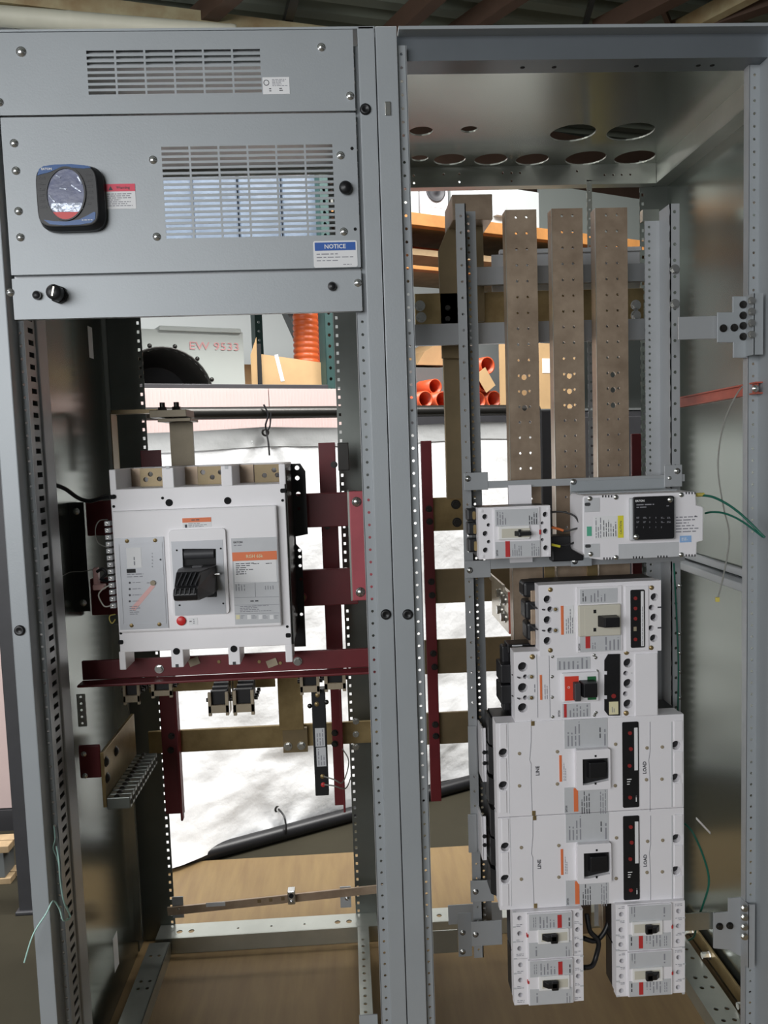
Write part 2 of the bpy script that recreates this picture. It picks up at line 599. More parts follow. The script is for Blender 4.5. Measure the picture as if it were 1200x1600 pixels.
for (a, b_, w_, h_, z, m_) in (((300, 40), (345, 0), 0.09, 0.12, 4.1, 'rust_steel'), ((446, 45), (458, 0), 0.05, 0.06, 4.13, 'dark_steel'),
                               ((628, 38), (668, 0), 0.08, 0.12, 4.1, 'rust_steel'), ((735, 38), (790, 0), 0.08, 0.12, 4.1, 'rust_steel'),
                               ((968, 32), (1030, 0), 0.10, 0.12, 4.1, 'rust_steel'), ((1045, 36), (1030, 0), 0.03, 0.04, 4.13, 'rust_steel'),
                               ((915, 36), (925, 0), 0.03, 0.04, 4.13, 'dark_steel'), ((1100, 34), (1195, 0), 0.09, 0.12, 4.1, 'rust_steel'),
                               ((1085, 34), (1150, 0), 0.07, 0.1, 4.1, 'duct_stained')):
    p0, p1 = roof_line(a[0], a[1], z), roof_line(b_[0], b_[1], z)
    dd = (p1 - p0)
    beam('roof_beam', p0 - dd * 0.6, p1 + dd * 1.5, w_, h_, m_)
# brown eaves girder along the top of the back wall
gd = [bgw(u_, n_, z_) for z_ in (3.30, 4.2) for u_, n_ in ((1.3, 2.85), (9.0, 2.85), (9.0, 2.98), (1.3, 2.98))]
MB().hexa(gd[:4], gd[4:]).build('girder', 'rust_steel', roof_root)
# cream ducts running across the upper left
def duct(name, lab, pts, r, m_, z):
    a = roof_line(*pts[0], z); b_ = roof_line(*pts[1], z)
    dd = (b_ - a)
    a = a - dd * 0.8; b_ = b_ + dd * 0.9
    m = MB()
    L = (b_ - a).length
    pr = [(0, 0.001)]
    k = 0
    x = 0.0
    while x < L:
        pr += [(x, r), (x + 0.02, r * 1.05), (x + 0.04, r)]
        x += 0.9
    pr += [(L, r), (L, 0.001)]
    m.lathe(a, dd, pr, 20)
    return tag(m.build(name, m_), lab, 'duct')
duct('air_duct', 'fat cream air duct under the roof at upper left', ((0, 25), (200, 41)), 0.055, 'duct_cream', 3.95)
bm_ = MB().bar(roof_line(-260, -38, 4.05), roof_line(560, 63, 4.05), 0.06, 0.09).build('stained_beam', 'duct_stained')
tag(bm_, 'stained cream roof beam above the left cabinet', 'beam')

o = MB().box(-0.035, 2.0, -0.5, 1.228, FLOOR, 0.0).build('plywood_sheet', 'plywood')
tag(o, 'tan plywood sheet lying under and behind the open cabinets', 'plywood')

# ================================================================== LEFT SECTION
L = thing('switchboard_cabinet', 'grey switchboard section with louvred front panels and a big breaker inside', 'cabinet', (0.381, 0.381, 0))
PITCH = 0.0254
holes_z = [0.03 + PITCH * i for i in range(88)]

def front_post(parent, xa, xb, flange_side, fw=0.0145, y=0.0, ret=0.030):
    """face sheet, return and a perforated flange set back from the face"""
    m = MB()
    m.box(xa, xb, y, y + 0.002, 0, H)
    xr = xb if flange_side > 0 else xa
    m.box(xr - 0.001, xr + 0.001, y, y + ret + 0.002, 0, H)
    xo = xa if flange_side > 0 else xb
    m.box(xo - 0.001, xo + 0.001, y, y + 0.05, 0, H)
    post = m.build('post', 'grey_paint', parent, 0.0015)
    f0, f1 = (xr, xr + fw) if flange_side > 0 else (xr - fw, xr)
    MB().strip(f0, f1, holes_z, 0, H - 0.03, XZ(y + ret), 0.002, 0.0030).build('hole_flange', 'grey_paint', post)
    # inner return of the flange, running back into the cabinet
    xi = f1 if flange_side > 0 else f0
    MB().box(xi - 0.001, xi + 0.001, y + ret, y + ret + 0.02, 0, H - 0.03).build('flange_return', 'grey_paint_rail', post)
    return post

front_post(L, 0.001, 0.0335, 1, 0.0128, 0.0, 0.044)
front_post(L, 0.7295, 0.760, -1, 0.021, 0.0, 0.014)

def plug(parent, px, py, Y=0.0, r=0.0095):
    x, z = at(px, py, Y)
    m = MB().lathe((x, Y, z), (0, -1, 0), [(0, r * 1.15), (0.003, r * 1.1), (0.005, r * 0.8), (0.003, r * 0.5), (0.0025, 0)], 18)
    return m.build('plug', 'black_plastic', parent)
plug(L, 571, 171); plug(L, 603, 960); plug(L, 31, 985)

# back posts with square holes
def back_post(parent, x0, x1, hole_x, side=1):
    m = MB()
    hx0, hx1 = hole_x - 0.009, hole_x + 0.009
    m.strip(min(hx0, hx1), max(hx0, hx1), holes_z, 0, H, XZ(D), 0.002, 0, 'sq', 0.0035, 0.0045)
    if side > 0:
        m.box(x0, hx0, D, D + 0.002, 0, H)
        m.box(x0, x0 + 0.002, D - 0.05, D, 0, H)
    else:
        m.box(hx1, x1, D, D + 0.002, 0, H)
        m.box(x1 - 0.002, x1, D - 0.05, D, 0, H)
    return m.build('post', 'steel_dark', parent)
back_post(L, 0.004, 0.104, 0.095)
back_post(L, 0.656, 0.758, 0.665, -1)

# side panel, slotted channel and corner trim on the left wall
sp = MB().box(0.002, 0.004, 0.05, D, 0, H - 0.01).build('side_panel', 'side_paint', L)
a = atx(137, 515, 0.004); b_ = atx(146, 555, 0.004)
MB().box(0.004, 0.0045, a[0], b_[0], b_[1] - 0.01, a[1] + 0.01).build('paper_label', 'paper', sp)
a = atx(176, 1468, 0.004); b_ = atx(183, 1512, 0.004)
MB().box(0.004, 0.0045, a[0], a[0] + 0.04, b_[1], a[1]).build('paper_label', 'paper', sp)
slots = [0.05 + 0.0254 * i for i in range(86)]
ch = MB()
ch.strip(0.075, 0.175, slots, 0.02, H - 0.05, YZ(0.018), 0.002, 0, 'sq', 0.021, 0.0055, 0.143)
ch.box(0.004, 0.020, 0.073, 0.075, 0.02, H - 0.05)
ch.build('slotted_channel', 'grey_paint_rail', L)
MB().box(0.004, 0.024, 0.176, 0.235, 0.02, H - 0.05).build('corner_channel', 'grey_paint_rail', L, 0.004)
MB().box(0.004, 0.016, 0.240, 0.246, 0.05, H - 0.05).build('panel_seam', 'galvanized', L)
MB().box(0.004, 0.022, D - 0.075, D - 0.06, 0.05, 1.0).build('edge_trim', 'zinc', L)
# top
MB().box(0.0, XS, 0.0, D, H - 0.004, H).build('top_panel', 'grey_paint', L)
MB().box(0.048, 0.716, 0.004, 0.03, H - 0.07, H - 0.005).build('top_rail', 'grey_paint_rail', L)
MB().box(0.0, XS, D - 0.002, D, H - 0.024, H - 0.004).build('back_top_rail', 'galvanized', L)

# ---- front panels
PXL, PXR = 0.0495, 0.7195
def fold_panel(name, z0, z1, holes, parent=L):
    m = MB()
    m.plate([(PXL, z0), (PXR, z0), (PXR, z1), (PXL, z1)], holes, XZ(-0.0045), 0.0016)
    for x0, x1, a, b_ in ((PXL, PXR, z0, z0 + 0.0016), (PXL, PXR, z1 - 0.0016, z1), (PXL, PXL + 0.0016, z0, z1), (PXR - 0.0016, PXR, z0, z1)):
        m.box(x0, x1, -0.0035, 0.010, a, b_)
    return m.build(name, 'grey_paint', parent)
def slot_grid(tl, br, cols, rows, wf=0.93, hf=0.56):
    x0, z1 = at(*tl, 0.0)
    x1, z0 = at(*br, 0.0)
    dx, dz = (x1 - x0) / cols, (z1 - z0) / rows
    out = []
    for i in range(cols):
        for j in range(rows):
            cx, cz = x0 + dx * (i + 0.5), z0 + dz * (j + 0.5)
            hw, hh = dx * wf / 2, dz * hf / 2
            out.append([(cx - hw, cz - hh), (cx + hw, cz - hh), (cx + hw, cz + hh), (cx - hw, cz + hh)])
    return out
Z_A, Z_B, Z_C, Z_D = 2.278, 2.1270, 1.8300, 1.7500
v1 = fold_panel('vent_panel', Z_B + 0.002, Z_A, slot_grid((134, 79), (411, 148), 6, 8))
v2 = fold_panel('meter_door', Z_C + 0.004, Z_B - 0.002, slot_grid((251, 229), (526, 370), 6, 17))
MB().box(PXL, PXR, 0.010, 0.012, Z_C - 0.02, Z_C + 0.02).build('door_gap', 'grey_paint_rail', L)
v3 = fold_panel('lower_trim_panel', Z_D, Z_C - 0.003, [])
YP = -0.0045
def sc(px, py, parent, r=0.0062, m_='bright_zinc'):
    x, z = at(px, py, YP)
    return screw(x, YP, z, r, parent, m_)
for px, py in ((33, 81), (-1, 160), (502, 74), (547, 150)):
    sc(px, py, v1, 0.0075 if px == 33 else 0.0062)
for px, py in ((22, 224), (25, 267), (29, 330), (32, 371), (239, 250), (245, 370), (532, 243), (537, 362)):
    sc(px, py, v2)
for px, py in ((16, 457), (559, 442)):
    sc(px, py, v3, 0.0062)
for px, py in ((550, 232), (555, 358)):
    x, z = at(px, py, YP)
    MB().cyl((x, YP - 0.0005, z), (x, YP + 0.004, z), 0.0032, 10).build('hole', 'dark_hole', v2)
# knobs
def knob(px, py, r, parent, dep=0.014):
    x, z = at(px, py, YP)
    MB().lathe((x, YP, z), (0, -1, 0), [(0, r * 0.7), (0.003, r * 0.75), (0.006, r), (dep * 0.7, r), (dep, r * 0.75), (dep + 0.001, 0)], 20).build('knob', 'black_plastic', parent)
knob(540, 295, 0.0125, v2)
knob(519, 448, 0.0085, v3, 0.006)
knob(59, 462, 0.0085, v3, 0.008)
# key switch: collar, ribbed barrel, key slot
x, z = at(93, 461, YP)
ks = MB().lathe((x, YP, z), (0, -1, 0), [(0, 0.017), (0.008, 0.017), (0.009, 0.015), (0.012, 0.015)], 8, smooth=False).build('key_switch', 'black_plastic', v3)
MB().lathe((x, YP - 0.012, z), (0, -1, 0), [(0, 0.0135), (0.02, 0.0145), (0.023, 0.012), (0.0232, 0)], 18).build('switch_barrel', 'black_plastic', ks)
MB().bar((x - 0.002, YP - 0.0357, z - 0.008), (x + 0.002, YP - 0.0357, z + 0.009), 0.003, 0.0012, (0, 1, 0)).build('key_slot', 'bus_edge', ks)
# stickers on the panels
r = rect(410, 121, 453, 147, YP)
s = lbox('rating_sticker', r, YP - 0.0006, YP, 'paper', v1)
x0, x1, z0, z1 = r
MB().lathe(((x0 + 0.007), YP - 0.0007, z1 - 0.010), (0, -1, 0), [(0, 0.0055), (0.0001, 0.0055), (0.0001, 0.0042), (0, 0.0042)], 16).build('seal_mark', 'print_dark', s)
fine_print((x0 + 0.018, x1 - 0.003, z1 - 0.017, z1 - 0.003), YP - 0.0009, 5, s, 'print_grey', seed=3)
fine_print((x0 + 0.012, x0 + 0.016, z0 + 0.004, z0 + 0.012), YP - 0.0009, 2, s, 'print_dark', seed=4)
fine_print((x0 + 0.031, x0 + 0.038, z0 + 0.005, z0 + 0.012), YP - 0.0009, 2, s, 'print_dark', seed=5)
r = rect(161, 288, 213, 326, YP)
s = lbox('warning_sticker', r, YP - 0.0006, YP, 'paper', v2)
x0, x1, z0, z1 = r
lbox('red_band', (x0, x1, z1 - (z1 - z0) * 0.3, z1), YP - 0.0009, YP - 0.0006, 'warning_red', s)
text('lettering', 'Warning', x0 + (x1 - x0) * 0.62, z1 - (z1 - z0) * 0.16, YP - 0.0012, 0.0068, 'print_dark', s, bold=0.01)
MB().add([(x0 + 0.010, YP - 0.0012, z1 - 0.0115), (x0 + 0.018, YP - 0.0012, z1 - 0.0115), (x0 + 0.014, YP - 0.0012, z1 - 0.0035)], [(0, 1, 2)]).build('warning_triangle', 'print_dark', s)
fine_print((x0 + 0.006, x1 - 0.006, z0 + 0.004, z1 - (z1 - z0) * 0.36), YP - 0.0009, 7, s, 'print_grey', seed=6)
r = rect(489, 377, 559, 417, YP)
x0, x1, z0, z1 = r
s = MB().plate(rrect(x0, x1, z0, z1, 0.004), [], XZ(YP - 0.0008), 0.0008).build('notice_sticker', 'paper', v2)
lbox('blue_band', (x0 + 0.003, x1 - 0.003, z1 - 0.0185, z1 - 0.003), YP - 0.0011, YP - 0.0008, 'blue_sticker', s)
text('lettering', 'NOTICE', (x0 + x1) / 2, z1 - 0.0108, YP - 0.0014, 0.0085, 'print_white', s, bold=0.02)
fine_print((x0 + 0.006, x1 - 0.008, z0 + 0.010, z1 - 0.022), YP - 0.0011, 3, s, 'print_grey', seed=8, weight=0.3, fill=0.95)
fine_print((x1 - 0.028, x1 - 0.006, z0 + 0.003, z0 + 0.007), YP - 0.0011, 1, s, 'print_grey', seed=9)

# ---- base rails and ground bar
xa, za = at(270, 1452, D - 0.02)
xb, zb = at(555, 1428, D - 0.02)
br_ = MB()
br_.plate([(0.06, D - 0.07), (0.72, D - 0.07), (0.72, D), (0.06, D)],
          [ring(x_, D - 0.04, 0.009, 10) for x_ in (0.125, 0.16, 0.60, 0.635)] + [ring(x_, D - 0.04, 0.0035, 8) for x_ in (0.3, 0.4, 0.5)], XY(0.045), 0.003)
br_.box(0.06, 0.72, D - 0.072, D - 0.069, 0.0, 0.048)
br_.build('back_base_rail', 'galvanized', L)
rail = MB()
rail.plate([(0.045, 0.03), (0.105, 0.03), (0.105, D - 0.08), (0.045, D - 0.08)],
           [ring(0.075 + dx, y_, 0.005, 8) for y_ in (0.12, 0.15, 0.3, 0.33, 0.48, 0.51, 0.62) for dx in (-0.012, 0.012)], XY(0.04), 0.003)
rail.box(0.103, 0.106, 0.03, D - 0.08, 0, 0.043)
rail.build('side_base_rail', 'galvanized', L)
rail = MB()
rail.box(0.690, 0.693, 0.02, D - 0.08, 0, 0.06)
rail.strip(0.66, 0.69, [0.05 + 0.03 * i for i in range(20)], 0.03, D - 0.08, lambda a, b_, t: (a, b_, 0.05 + t), 0.003, 0.005)
rail.build('side_base_rail', 'galvanized', L)
MB().box(0.66, 0.70, 0.045, 0.048, 0.0, 0.25).build('base_bracket', 'grey_paint', L)

A = P(262, 1424, D - 0.09); Bp = P(600, 1388, D - 0.09)
gb = thing('ground_bar', 'brown copper ground bar with a lug across the back of the left cabinet', 'busbar', A)
MB().bar(A, Bp, 0.006, 0.024).build('bar', 'copper_plated', gb)
for px, py in ((405, 1408), (423, 1406), (442, 1404)):
    q = P(px, py, D - 0.0935)
    MB().box(q.x - 0.005, q.x + 0.005, q.y - 0.001, q.y, q.z - 0.005, q.z + 0.005).build('hole', 'plywood', gb)
q = P(337, 1413, D - 0.0935)
MB().box(q.x - 0.028, q.x + 0.028, q.y - 0.001, q.y, q.z - 0.006, q.z + 0.006).build('stamped_label', 'label_grey', gb)
q = P(456, 1399, D - 0.10)
lug = MB().box(q.x - 0.011, q.x + 0.011, q.y - 0.02, q.y + 0.006, q.z - 0.018, q.z + 0.024).build('lug', 'zinc', gb, 0.003)
MB().cyl((q.x, q.y - 0.02, q.z + 0.010), (q.x, q.y - 0.021, q.z + 0.010), 0.007, 14).build('wire_hole', 'dark_hole', lug)
screw(q.x, q.y - 0.02, q.z - 0.008, 0.005, lug)
for px, py in ((278, 1418), (540, 1402)):
    q = P(px, py, D - 0.084)
    bk = MB().box(q.x - 0.016, q.x + 0.016, q.y, q.y + 0.004, q.z - 0.032, q.z + 0.032).build('bracket', 'grey_paint_rail', gb)
    screw(q.x + 0.004, q.y - 0.006, q.z, 0.005, bk)

# ================================================================== POWER METER on the left cabinet's door
YM = -0.030
K = Crop(0, 240, 5.0, YM)
cx, cz = K.p(532, 335)
mt = thing('power_meter', 'square black and blue power meter with an oval screen on the door', 'meter', (cx, -0.0045, cz - 0.07))
def k_poly(pts, Y=YM):
    return [K.p(a, b_) for a, b_ in pts]
def sup(cxp, cyp, a, b_, e, n=48, lean=0.0):
    out = []
    for i in range(n):
        w = 2 * math.pi * i / n
        c_, s_ = math.cos(w), math.sin(w)
        x = a * math.copysign(abs(c_) ** (2 / e), c_)
        y = b_ * math.copysign(abs(s_) ** (2 / e), s_)
        out.append((cxp + x + lean * y, cyp + y - 0.03 * x))
    return out
back = k_poly(sup(540, 338, 262, 255, 5.0, lean=0.07))
front = k_poly(sup(525, 330, 240, 240, 5.0, lean=0.07))
n = len(back)
m = MB()
m.add([(x, -0.0045, z) for x, z in back] + [(x, -0.018, z) for x, z in back] + [(x, YM, z) for x, z in front],
      [(i, (i + 1) % n, n + (i + 1) % n, n + i) for i in range(n)] + [(n + i, n + (i + 1) % n, 2 * n + (i + 1) % n, 2 * n + i) for i in range(n)] +
      [tuple(range(2 * n, 3 * n))], False)
m.build('housing', 'black_plastic', mt, 0.002)
def kplate(name, pts, m_, y0, t, parent=mt):
    return MB().plate(k_poly(pts), [], XZ(y0), t).build(name, m_, parent)
kplate('blue_band', [(292, 172), (305, 122), (340, 98), (430, 86), (560, 82), (690, 96), (712, 112), (650, 118), (590, 112), (520, 108), (450, 118), (405, 138), (375, 150), (330, 160)], 'meter_blue', YM - 0.0008, 0.0008)
kplate('blue_band', [(342, 518), (420, 528), (520, 532), (620, 515), (690, 480), (735, 455), (748, 462), (745, 512), (715, 540), (620, 556), (500, 562), (390, 552)], 'meter_blue', YM - 0.0008, 0.0008)
ov = [(515 + 158 * math.cos(2 * math.pi * i / 40), 315 + 212 * math.sin(2 * math.pi * i / 40)) for i in range(40)]
ovi = [(515 + 145 * math.cos(2 * math.pi * i / 40), 318 + 198 * math.sin(2 * math.pi * i / 40)) for i in range(40)]
MB().plate(k_poly(ov), [list(reversed(k_poly(ovi)))], XZ(YM - 0.003), 0.003).build('screen_bezel', 'black_plastic', mt)
scn = kplate('screen', ovi, 'meter_screen', YM - 0.001, 0.001)
low = [(x, y) for x, y in ovi if y > 455]
low.sort(key=lambda p: math.atan2(p[1] - 400, p[0] - 515))
kplate('red_film', low, 'red_plastic', YM - 0.0014, 0.0004, scn)
mid = [(x, y) for x, y in ovi if 385 < y < 460]
kplate('clear_film', [(405, 390), (640, 385), (652, 430), (630, 455), (440, 458), (400, 430)], 'screen_film', YM - 0.0014, 0.0004, scn)
for a_, b_ in (((440, 175), (475, 190)), ((470, 275), (520, 280)), ((385, 330), (430, 380)), ((560, 250), (635, 300)), ((610, 185), (640, 240))):
    q0 = K.p(*a_); q1 = K.p(*b_)
    MB().bar((q0[0], YM - 0.0018, q0[1]), (q1[0], YM - 0.0018, q1[1]), 0.0022, 0.001, (0, 1, 0)).build('film_crease', 'screen_film', scn)
x, z = K.p(365, 121)
text('lettering', 'EATON', x, z, YM - 0.0014, 0.0042, 'print_white', mt, bold=0.03, width=0.019)
x, z = K.p(683, 520)
fine_print((x - 0.010, x + 0.010, z - 0.0016, z + 0.0016), YM - 0.0014, 1, mt, 'print_white', seed=2)
for i in range(6):
    x, z = K.p(330 + i * 3, 190 + i * 45)
    fine_print((x - 0.008, x + 0.006, z - 0.003, z + 0.003), YM - 0.0006, 2, mt, 'dark_grey_plastic', seed=20 + i)
    x, z = K.p(690 + i * 3, 165 + i * 45)
    fine_print((x - 0.006, x + 0.008, z - 0.003, z + 0.003), YM - 0.0006, 2, mt, 'dark_grey_plastic', seed=40 + i)

# ================================================================== BIG BREAKER in the left section
YB = 0.215      # end zones
YC = 0.200      # raised cover
YBK = 0.43
K4 = Crop(160, 710, 3.871, YB)
K5 = Crop(160, 840, 3.871, YB)
bx0, bz1 = at(170, 734, YB)
bx1, bz0 = at(456, 1010, YB)
big = thing('circuit_breaker', 'very large white three-pole breaker with a black rotary handle, in left cabinet', 'circuit breaker', (0.5 * (bx0 + bx1), YB, bz0))
zt = at(260, 762, YB)[1]
zbot = at(320, 1014, YB)[1]
def K4x(px): return K4.p(px, 120)[0]
bd = MB()
bd.box(bx0, bx1, YB, YBK - 0.06, zbot, zt)
# upper barriers between the three terminal windows
for a_, b_ in ((40, 80), (360, 430), (717, 785), (1068, 1107)):
    bd.box(K4x(a_), K4x(b_), YB, YBK, zt - 0.002, bz1)
bd.box(bx0, bx1, YBK - 0.06, YBK, zbot, bz1)
# lower legs
zl = at(276, 1043, YB)[1]
for a_, b_, yy in ((100, 140, 1046), (415, 490, 1043), (762, 833, 1040), (1108, 1150, 1036)):
    x0_, x1_ = K5.p(a_, 720)[0], K5.p(b_, 720)[0]
    bd.box(x0_, x1_, YB, YB + 0.075, zl, zbot + 0.002)
bd.build('body', 'breaker_white', big, 0.002)
# copper terminals with drilled holes
for a_, b_, hs in ((135, 362, ((262, 152), (345, 148), (290, 120), (255, 95))), (480, 717, ((583, 140), (665, 138), (607, 108), (713, 108))), (820, 1068, ((902, 130), (980, 127), (1058, 125), (922, 98), (1038, 95)))):
    x0_, x1_ = K4.p(a_, 100, YB + 0.1)[0], K4.p(b_, 100, YB + 0.1)[0]
    zz = [ring(*K4.p(hx, hy, YB + 0.1), 0.006, 10) for hx, hy in hs]
    z0_ = zt - 0.02; z1_ = bz1 - 0.002
    xm = x0_ + (x1_ - x0_) * 0.40
    x1_ = K4x(b_) + 0.004
    zz = [h for h in zz if all(xm + 0.001 < p[0] < x1_ - 0.001 and z0_ < p[1] < z1_ - 0.001 for p in h)]
    tm = MB().plate([(xm, z0_), (x1_, z0_), (x1_, z1_), (xm, z1_)], zz, XZ(YB + 0.1), 0.012).build('terminal', 'brass_dull', big)
    MB().box(x0_, xm - 0.006, YB + 0.13, YB + 0.16, z0_, z1_).build('terminal_bar', 'copper_plated', big)
# notches and mounting holes
def dot(K_, x, y, r, Y, parent, name='mounting_hole', m_='dark_hole', proud=0.0008):
    a, b_ = K_.p(x, y, Y)
    return MB().lathe((a, Y - proud, b_), (0, 1, 0), [(0, r * 1.06), (0.0004, r * 1.06), (0.0004, r), (0.0006, 0)], 16).build(name, m_, parent)
for x, y in ((404, 292), (758, 280)):
    dot(K4, x, y, 0.0078, YB, big)
for x, y in ((448, 688), (795, 673)):
    dot(K5, x, y, 0.0075, YB, big)
for x, y, r_ in ((69, 315, 0.003), (1090, 278, 0.003), (364, 264, 0.003)):
    dot(K4, x, y, r_, YB, big)
for x, y, r_ in ((112, 578, 0.003), (1118, 538, 0.003)):
    dot(K5, x, y, r_, YB, big)
for K_, xa_, ya_, xb_, yb_ in ((K4, 40, 245, 80, 270), (K5, 95, 620, 128, 645), (K4, 1075, 207, 1112, 232), (K5, 1108, 578, 1140, 604)):
    r = K_.r(xa_, ya_, xb_, yb_)
    MB().plate(rrect(*r, 0.0034, 4), [], XZ(YB - 0.0008), 0.0012).build('side_notch', 'dark_hole', big)
for x in (395, 750):
    r = K4.r(x - 11, 70, x + 11, 88)
    lbox('clip', r, YB - 0.0006, YB + 0.002, 'label_grey', big)
for x, y in ((452, 775), (798, 760)):
    r = K5.r(x - 10, y - 9, x + 10, y + 9)
    lbox('leg_notch', r, YB - 0.0006, YB + 0.002, 'dark_grey_plastic', big)
# raised cover
K4.Y = K5.Y = YC
x0_, z1_ = K4.p(55, 345); x1_, z0_ = K5.p(1085, 535)
cov = lbox('cover', (x0_, x1_, z0_, z1_), YC, YB + 0.002, 'breaker_white', big, 0.004)
# trip unit behind its clear lid
r = K5.r(75, 5, 402, 545)
tu = lbox('trip_unit', r, YC - 0.002, YC, 'panel_silver', cov)
fr_o = [(r[0] + 0.006, r[2] + 0.010), (r[1] - 0.004, r[2] + 0.010), (r[1] - 0.004, r[3] - 0.012), (r[0] + 0.006, r[3] - 0.012)]
fr_i = [(r[0] + 0.009, r[2] + 0.013), (r[1] - 0.007, r[2] + 0.013), (r[1] - 0.007, r[3] - 0.015), (r[0] + 0.009, r[3] - 0.015)]
MB().plate(fr_o, [list(reversed(fr_i))], XZ(YC - 0.0030), 0.0010).build('lid_frame', 'panel_silver', tu)
YT = YC - 0.0024
rr_ = K5.r(145, 62, 240, 180)
lb = lbox('rating_plug_label', rr_, YT, YT + 0.0006, 'paper', tu)
fine_print((rr_[0] + 0.014, rr_[0] + 0.019, rr_[2] + 0.006, rr_[3] - 0.006), YT - 0.0003, 1, tu, 'print_grey', vertical=True, seed=11, weight=0.6)
lbox('display_window', K5.r(148, 190, 203, 211), YT - 0.0004, YT + 0.0004, 'black_matte', tu)
MB().plate(k_ := [K5.p(a_, b_) for a_, b_ in ((300, 280), (322, 292), (200, 440), (170, 430))], [], XZ(YT), 0.0004).build('pink_ribbon', 'pink_ribbon', tu)
x, z = K5.p(308, 272)
MB().cyl((x, YC - 0.002, z), (x, YC - 0.006, z), 0.0058, 16).build('seal', 'tan_insulator', tu)
for i, y in enumerate((272, 310, 347, 384)):
    x, z = K5.p(167, y)
    MB().cyl((x, YT, z), (x, YT - 0.0006, z), 0.0024, 10).build('dial', 'print_dark', tu)
    fine_print((x + 0.006, x + 0.026, z - 0.002, z + 0.002), YT - 0.0003, 1, tu, seed=60 + i)
for i in range(5):
    x, z = K5.p(303, 95 + 20 * i)
    MB().cyl((x, YT, z), (x, YT - 0.0004, z), 0.0012, 6).build('indicator', 'print_grey', tu)
x, z = K5.p(353, 132)
MB().cyl((x, YT, z), (x, YT - 0.0004, z), 0.0022, 8).build('indicator', 'print_dark', tu)
fine_print(K5.r(150, 215, 260, 240), YT, 2, tu, seed=71)
fine_print(K5.r(165, 410, 235, 465), YT - 0.0005, 5, tu, seed=72)
fine_print(K5.r(270, 265, 300, 280), YT, 1, tu, seed=73)
for x, y in ((150, 20), (320, 16), (178, 530), (346, 523)):
    a, b_ = K5.p(x, y)
    screw(a, YC - 0.002, b_, 0.0036, tu, 'brass')
# handle bezel and rotary handle
zA = K4.p(585, 450)[1]; zB_ = K5.p(600, 462)[1]
x0_, x1_ = K4.p(405, 500)[0], K5.p(768, 400)[0]
bez = MB().plate(rrect(x0_, x1_, zB_, zA, 0.008), [list(reversed([K5.p(487, 65), K5.p(690, 65), K5.p(697, 355), K5.p(497, 362)]))], XZ(YC - 0.007), 0.007).build('handle_bezel', 'breaker_white', cov, 0.002)
gx0, gz1 = K5.p(420, 22); gx1, gz0 = K5.p(752, 455)
YG = YC - 0.0078
MB().plate([(gx0, gz0), (gx1, gz0), (gx1, gz1), (gx0, gz1)], [list(reversed([K5.p(487, 65), K5.p(690, 65), K5.p(697, 355), K5.p(497, 362)]))], XZ(YG), 0.0008).build('bezel_plate', 'panel_silver', bez)
hx0, hx1, hz0, hz1 = K5.r(478, 55, 705, 370)
MB().box(hx0 - 0.002, hx1 + 0.002, YC - 0.0005, YC + 0.0002, hz0, hz1).build('handle_recess', 'black_matte', bez)
MB().lathe(((hx0 + hx1) / 2 - 0.033, YC + 0.004, hz1 - 0.018), (1, 0, 0), [(0, 0.012), (0.066, 0.012)], 20).build('roller', 'dark_grey_plastic', bez)
for x, y in ((450, 77), (716, 66), (467, 409), (731, 398)):
    dot(K5, x, y, 0.002, YG, bez, 'pin_hole')
# handle: wedge-shaped block with slanting grooves, pulled toward the viewer
hcx = (hx0 + hx1) / 2 + 0.002
hw = 0.036
zt_ = K5.p(600, 165, 0.17)[1]
zm_ = zt_ - 0.055
hd = MB()
prof = [(YC, zt_ - 0.004), (YC - 0.075, zt_), (YC - 0.100, zt_ - 0.004), (YC - 0.118, zt_ - 0.020), (YC - 0.126, zt_ - 0.030), (YC - 0.138, zt_ - 0.034), (YC - 0.144, zt_ - 0.046), (YC - 0.138, zt_ - 0.058), (YC - 0.122, zt_ - 0.062), (YC - 0.08, zt_ - 0.058), (YC - 0.03, zt_ - 0.062), (YC, zt_ - 0.064)]
nn = len(prof)
lft = [(hcx - hw * (1.0 if y > YC - 0.09 else 0.95), y, z_) for y, z_ in prof]
rgt = [(hcx + hw * (1.0 if y > YC - 0.09 else 0.45), y, z_) for y, z_ in prof]
hd.add(lft + rgt, [tuple(range(nn)), tuple(reversed(range(nn, 2 * nn)))] + [(i, (i + 1) % nn, nn + (i + 1) % nn, nn + i) for i in range(nn)])
han = hd.build('rotary_handle', 'black_plastic', big, 0.003)
for i in range(5):
    xx = hcx - 0.026 + i * 0.0095
    MB().bar((xx - 0.002, YC - 0.127, zt_ - 0.028), (xx + 0.006, YC - 0.106, zt_ - 0.006), 0.0024, 0.004, (0, -1, 1)).build('grip_rib', 'dark_grey_plastic', han)
    MB().bar((xx - 0.003, YC - 0.1445, zt_ - 0.044), (xx - 0.002, YC - 0.139, zt_ - 0.033), 0.0024, 0.004, (0, -1, 1)).build('grip_rib', 'dark_grey_plastic', han)
MB().box(hcx - hw * 0.2, hcx + hw * 0.4, YC - 0.066, YC - 0.05, zt_ - 0.001, zt_ + 0.003).build('handle_stop', 'dark_grey_plastic', han, 0.001)
MB().cyl((hcx + hw - 0.002, YC - 0.03, zt_ - 0.022), (hcx + hw + 0.010, YC - 0.03, zt_ - 0.022), 0.003, 10).build('handle_pin', 'zinc', han)
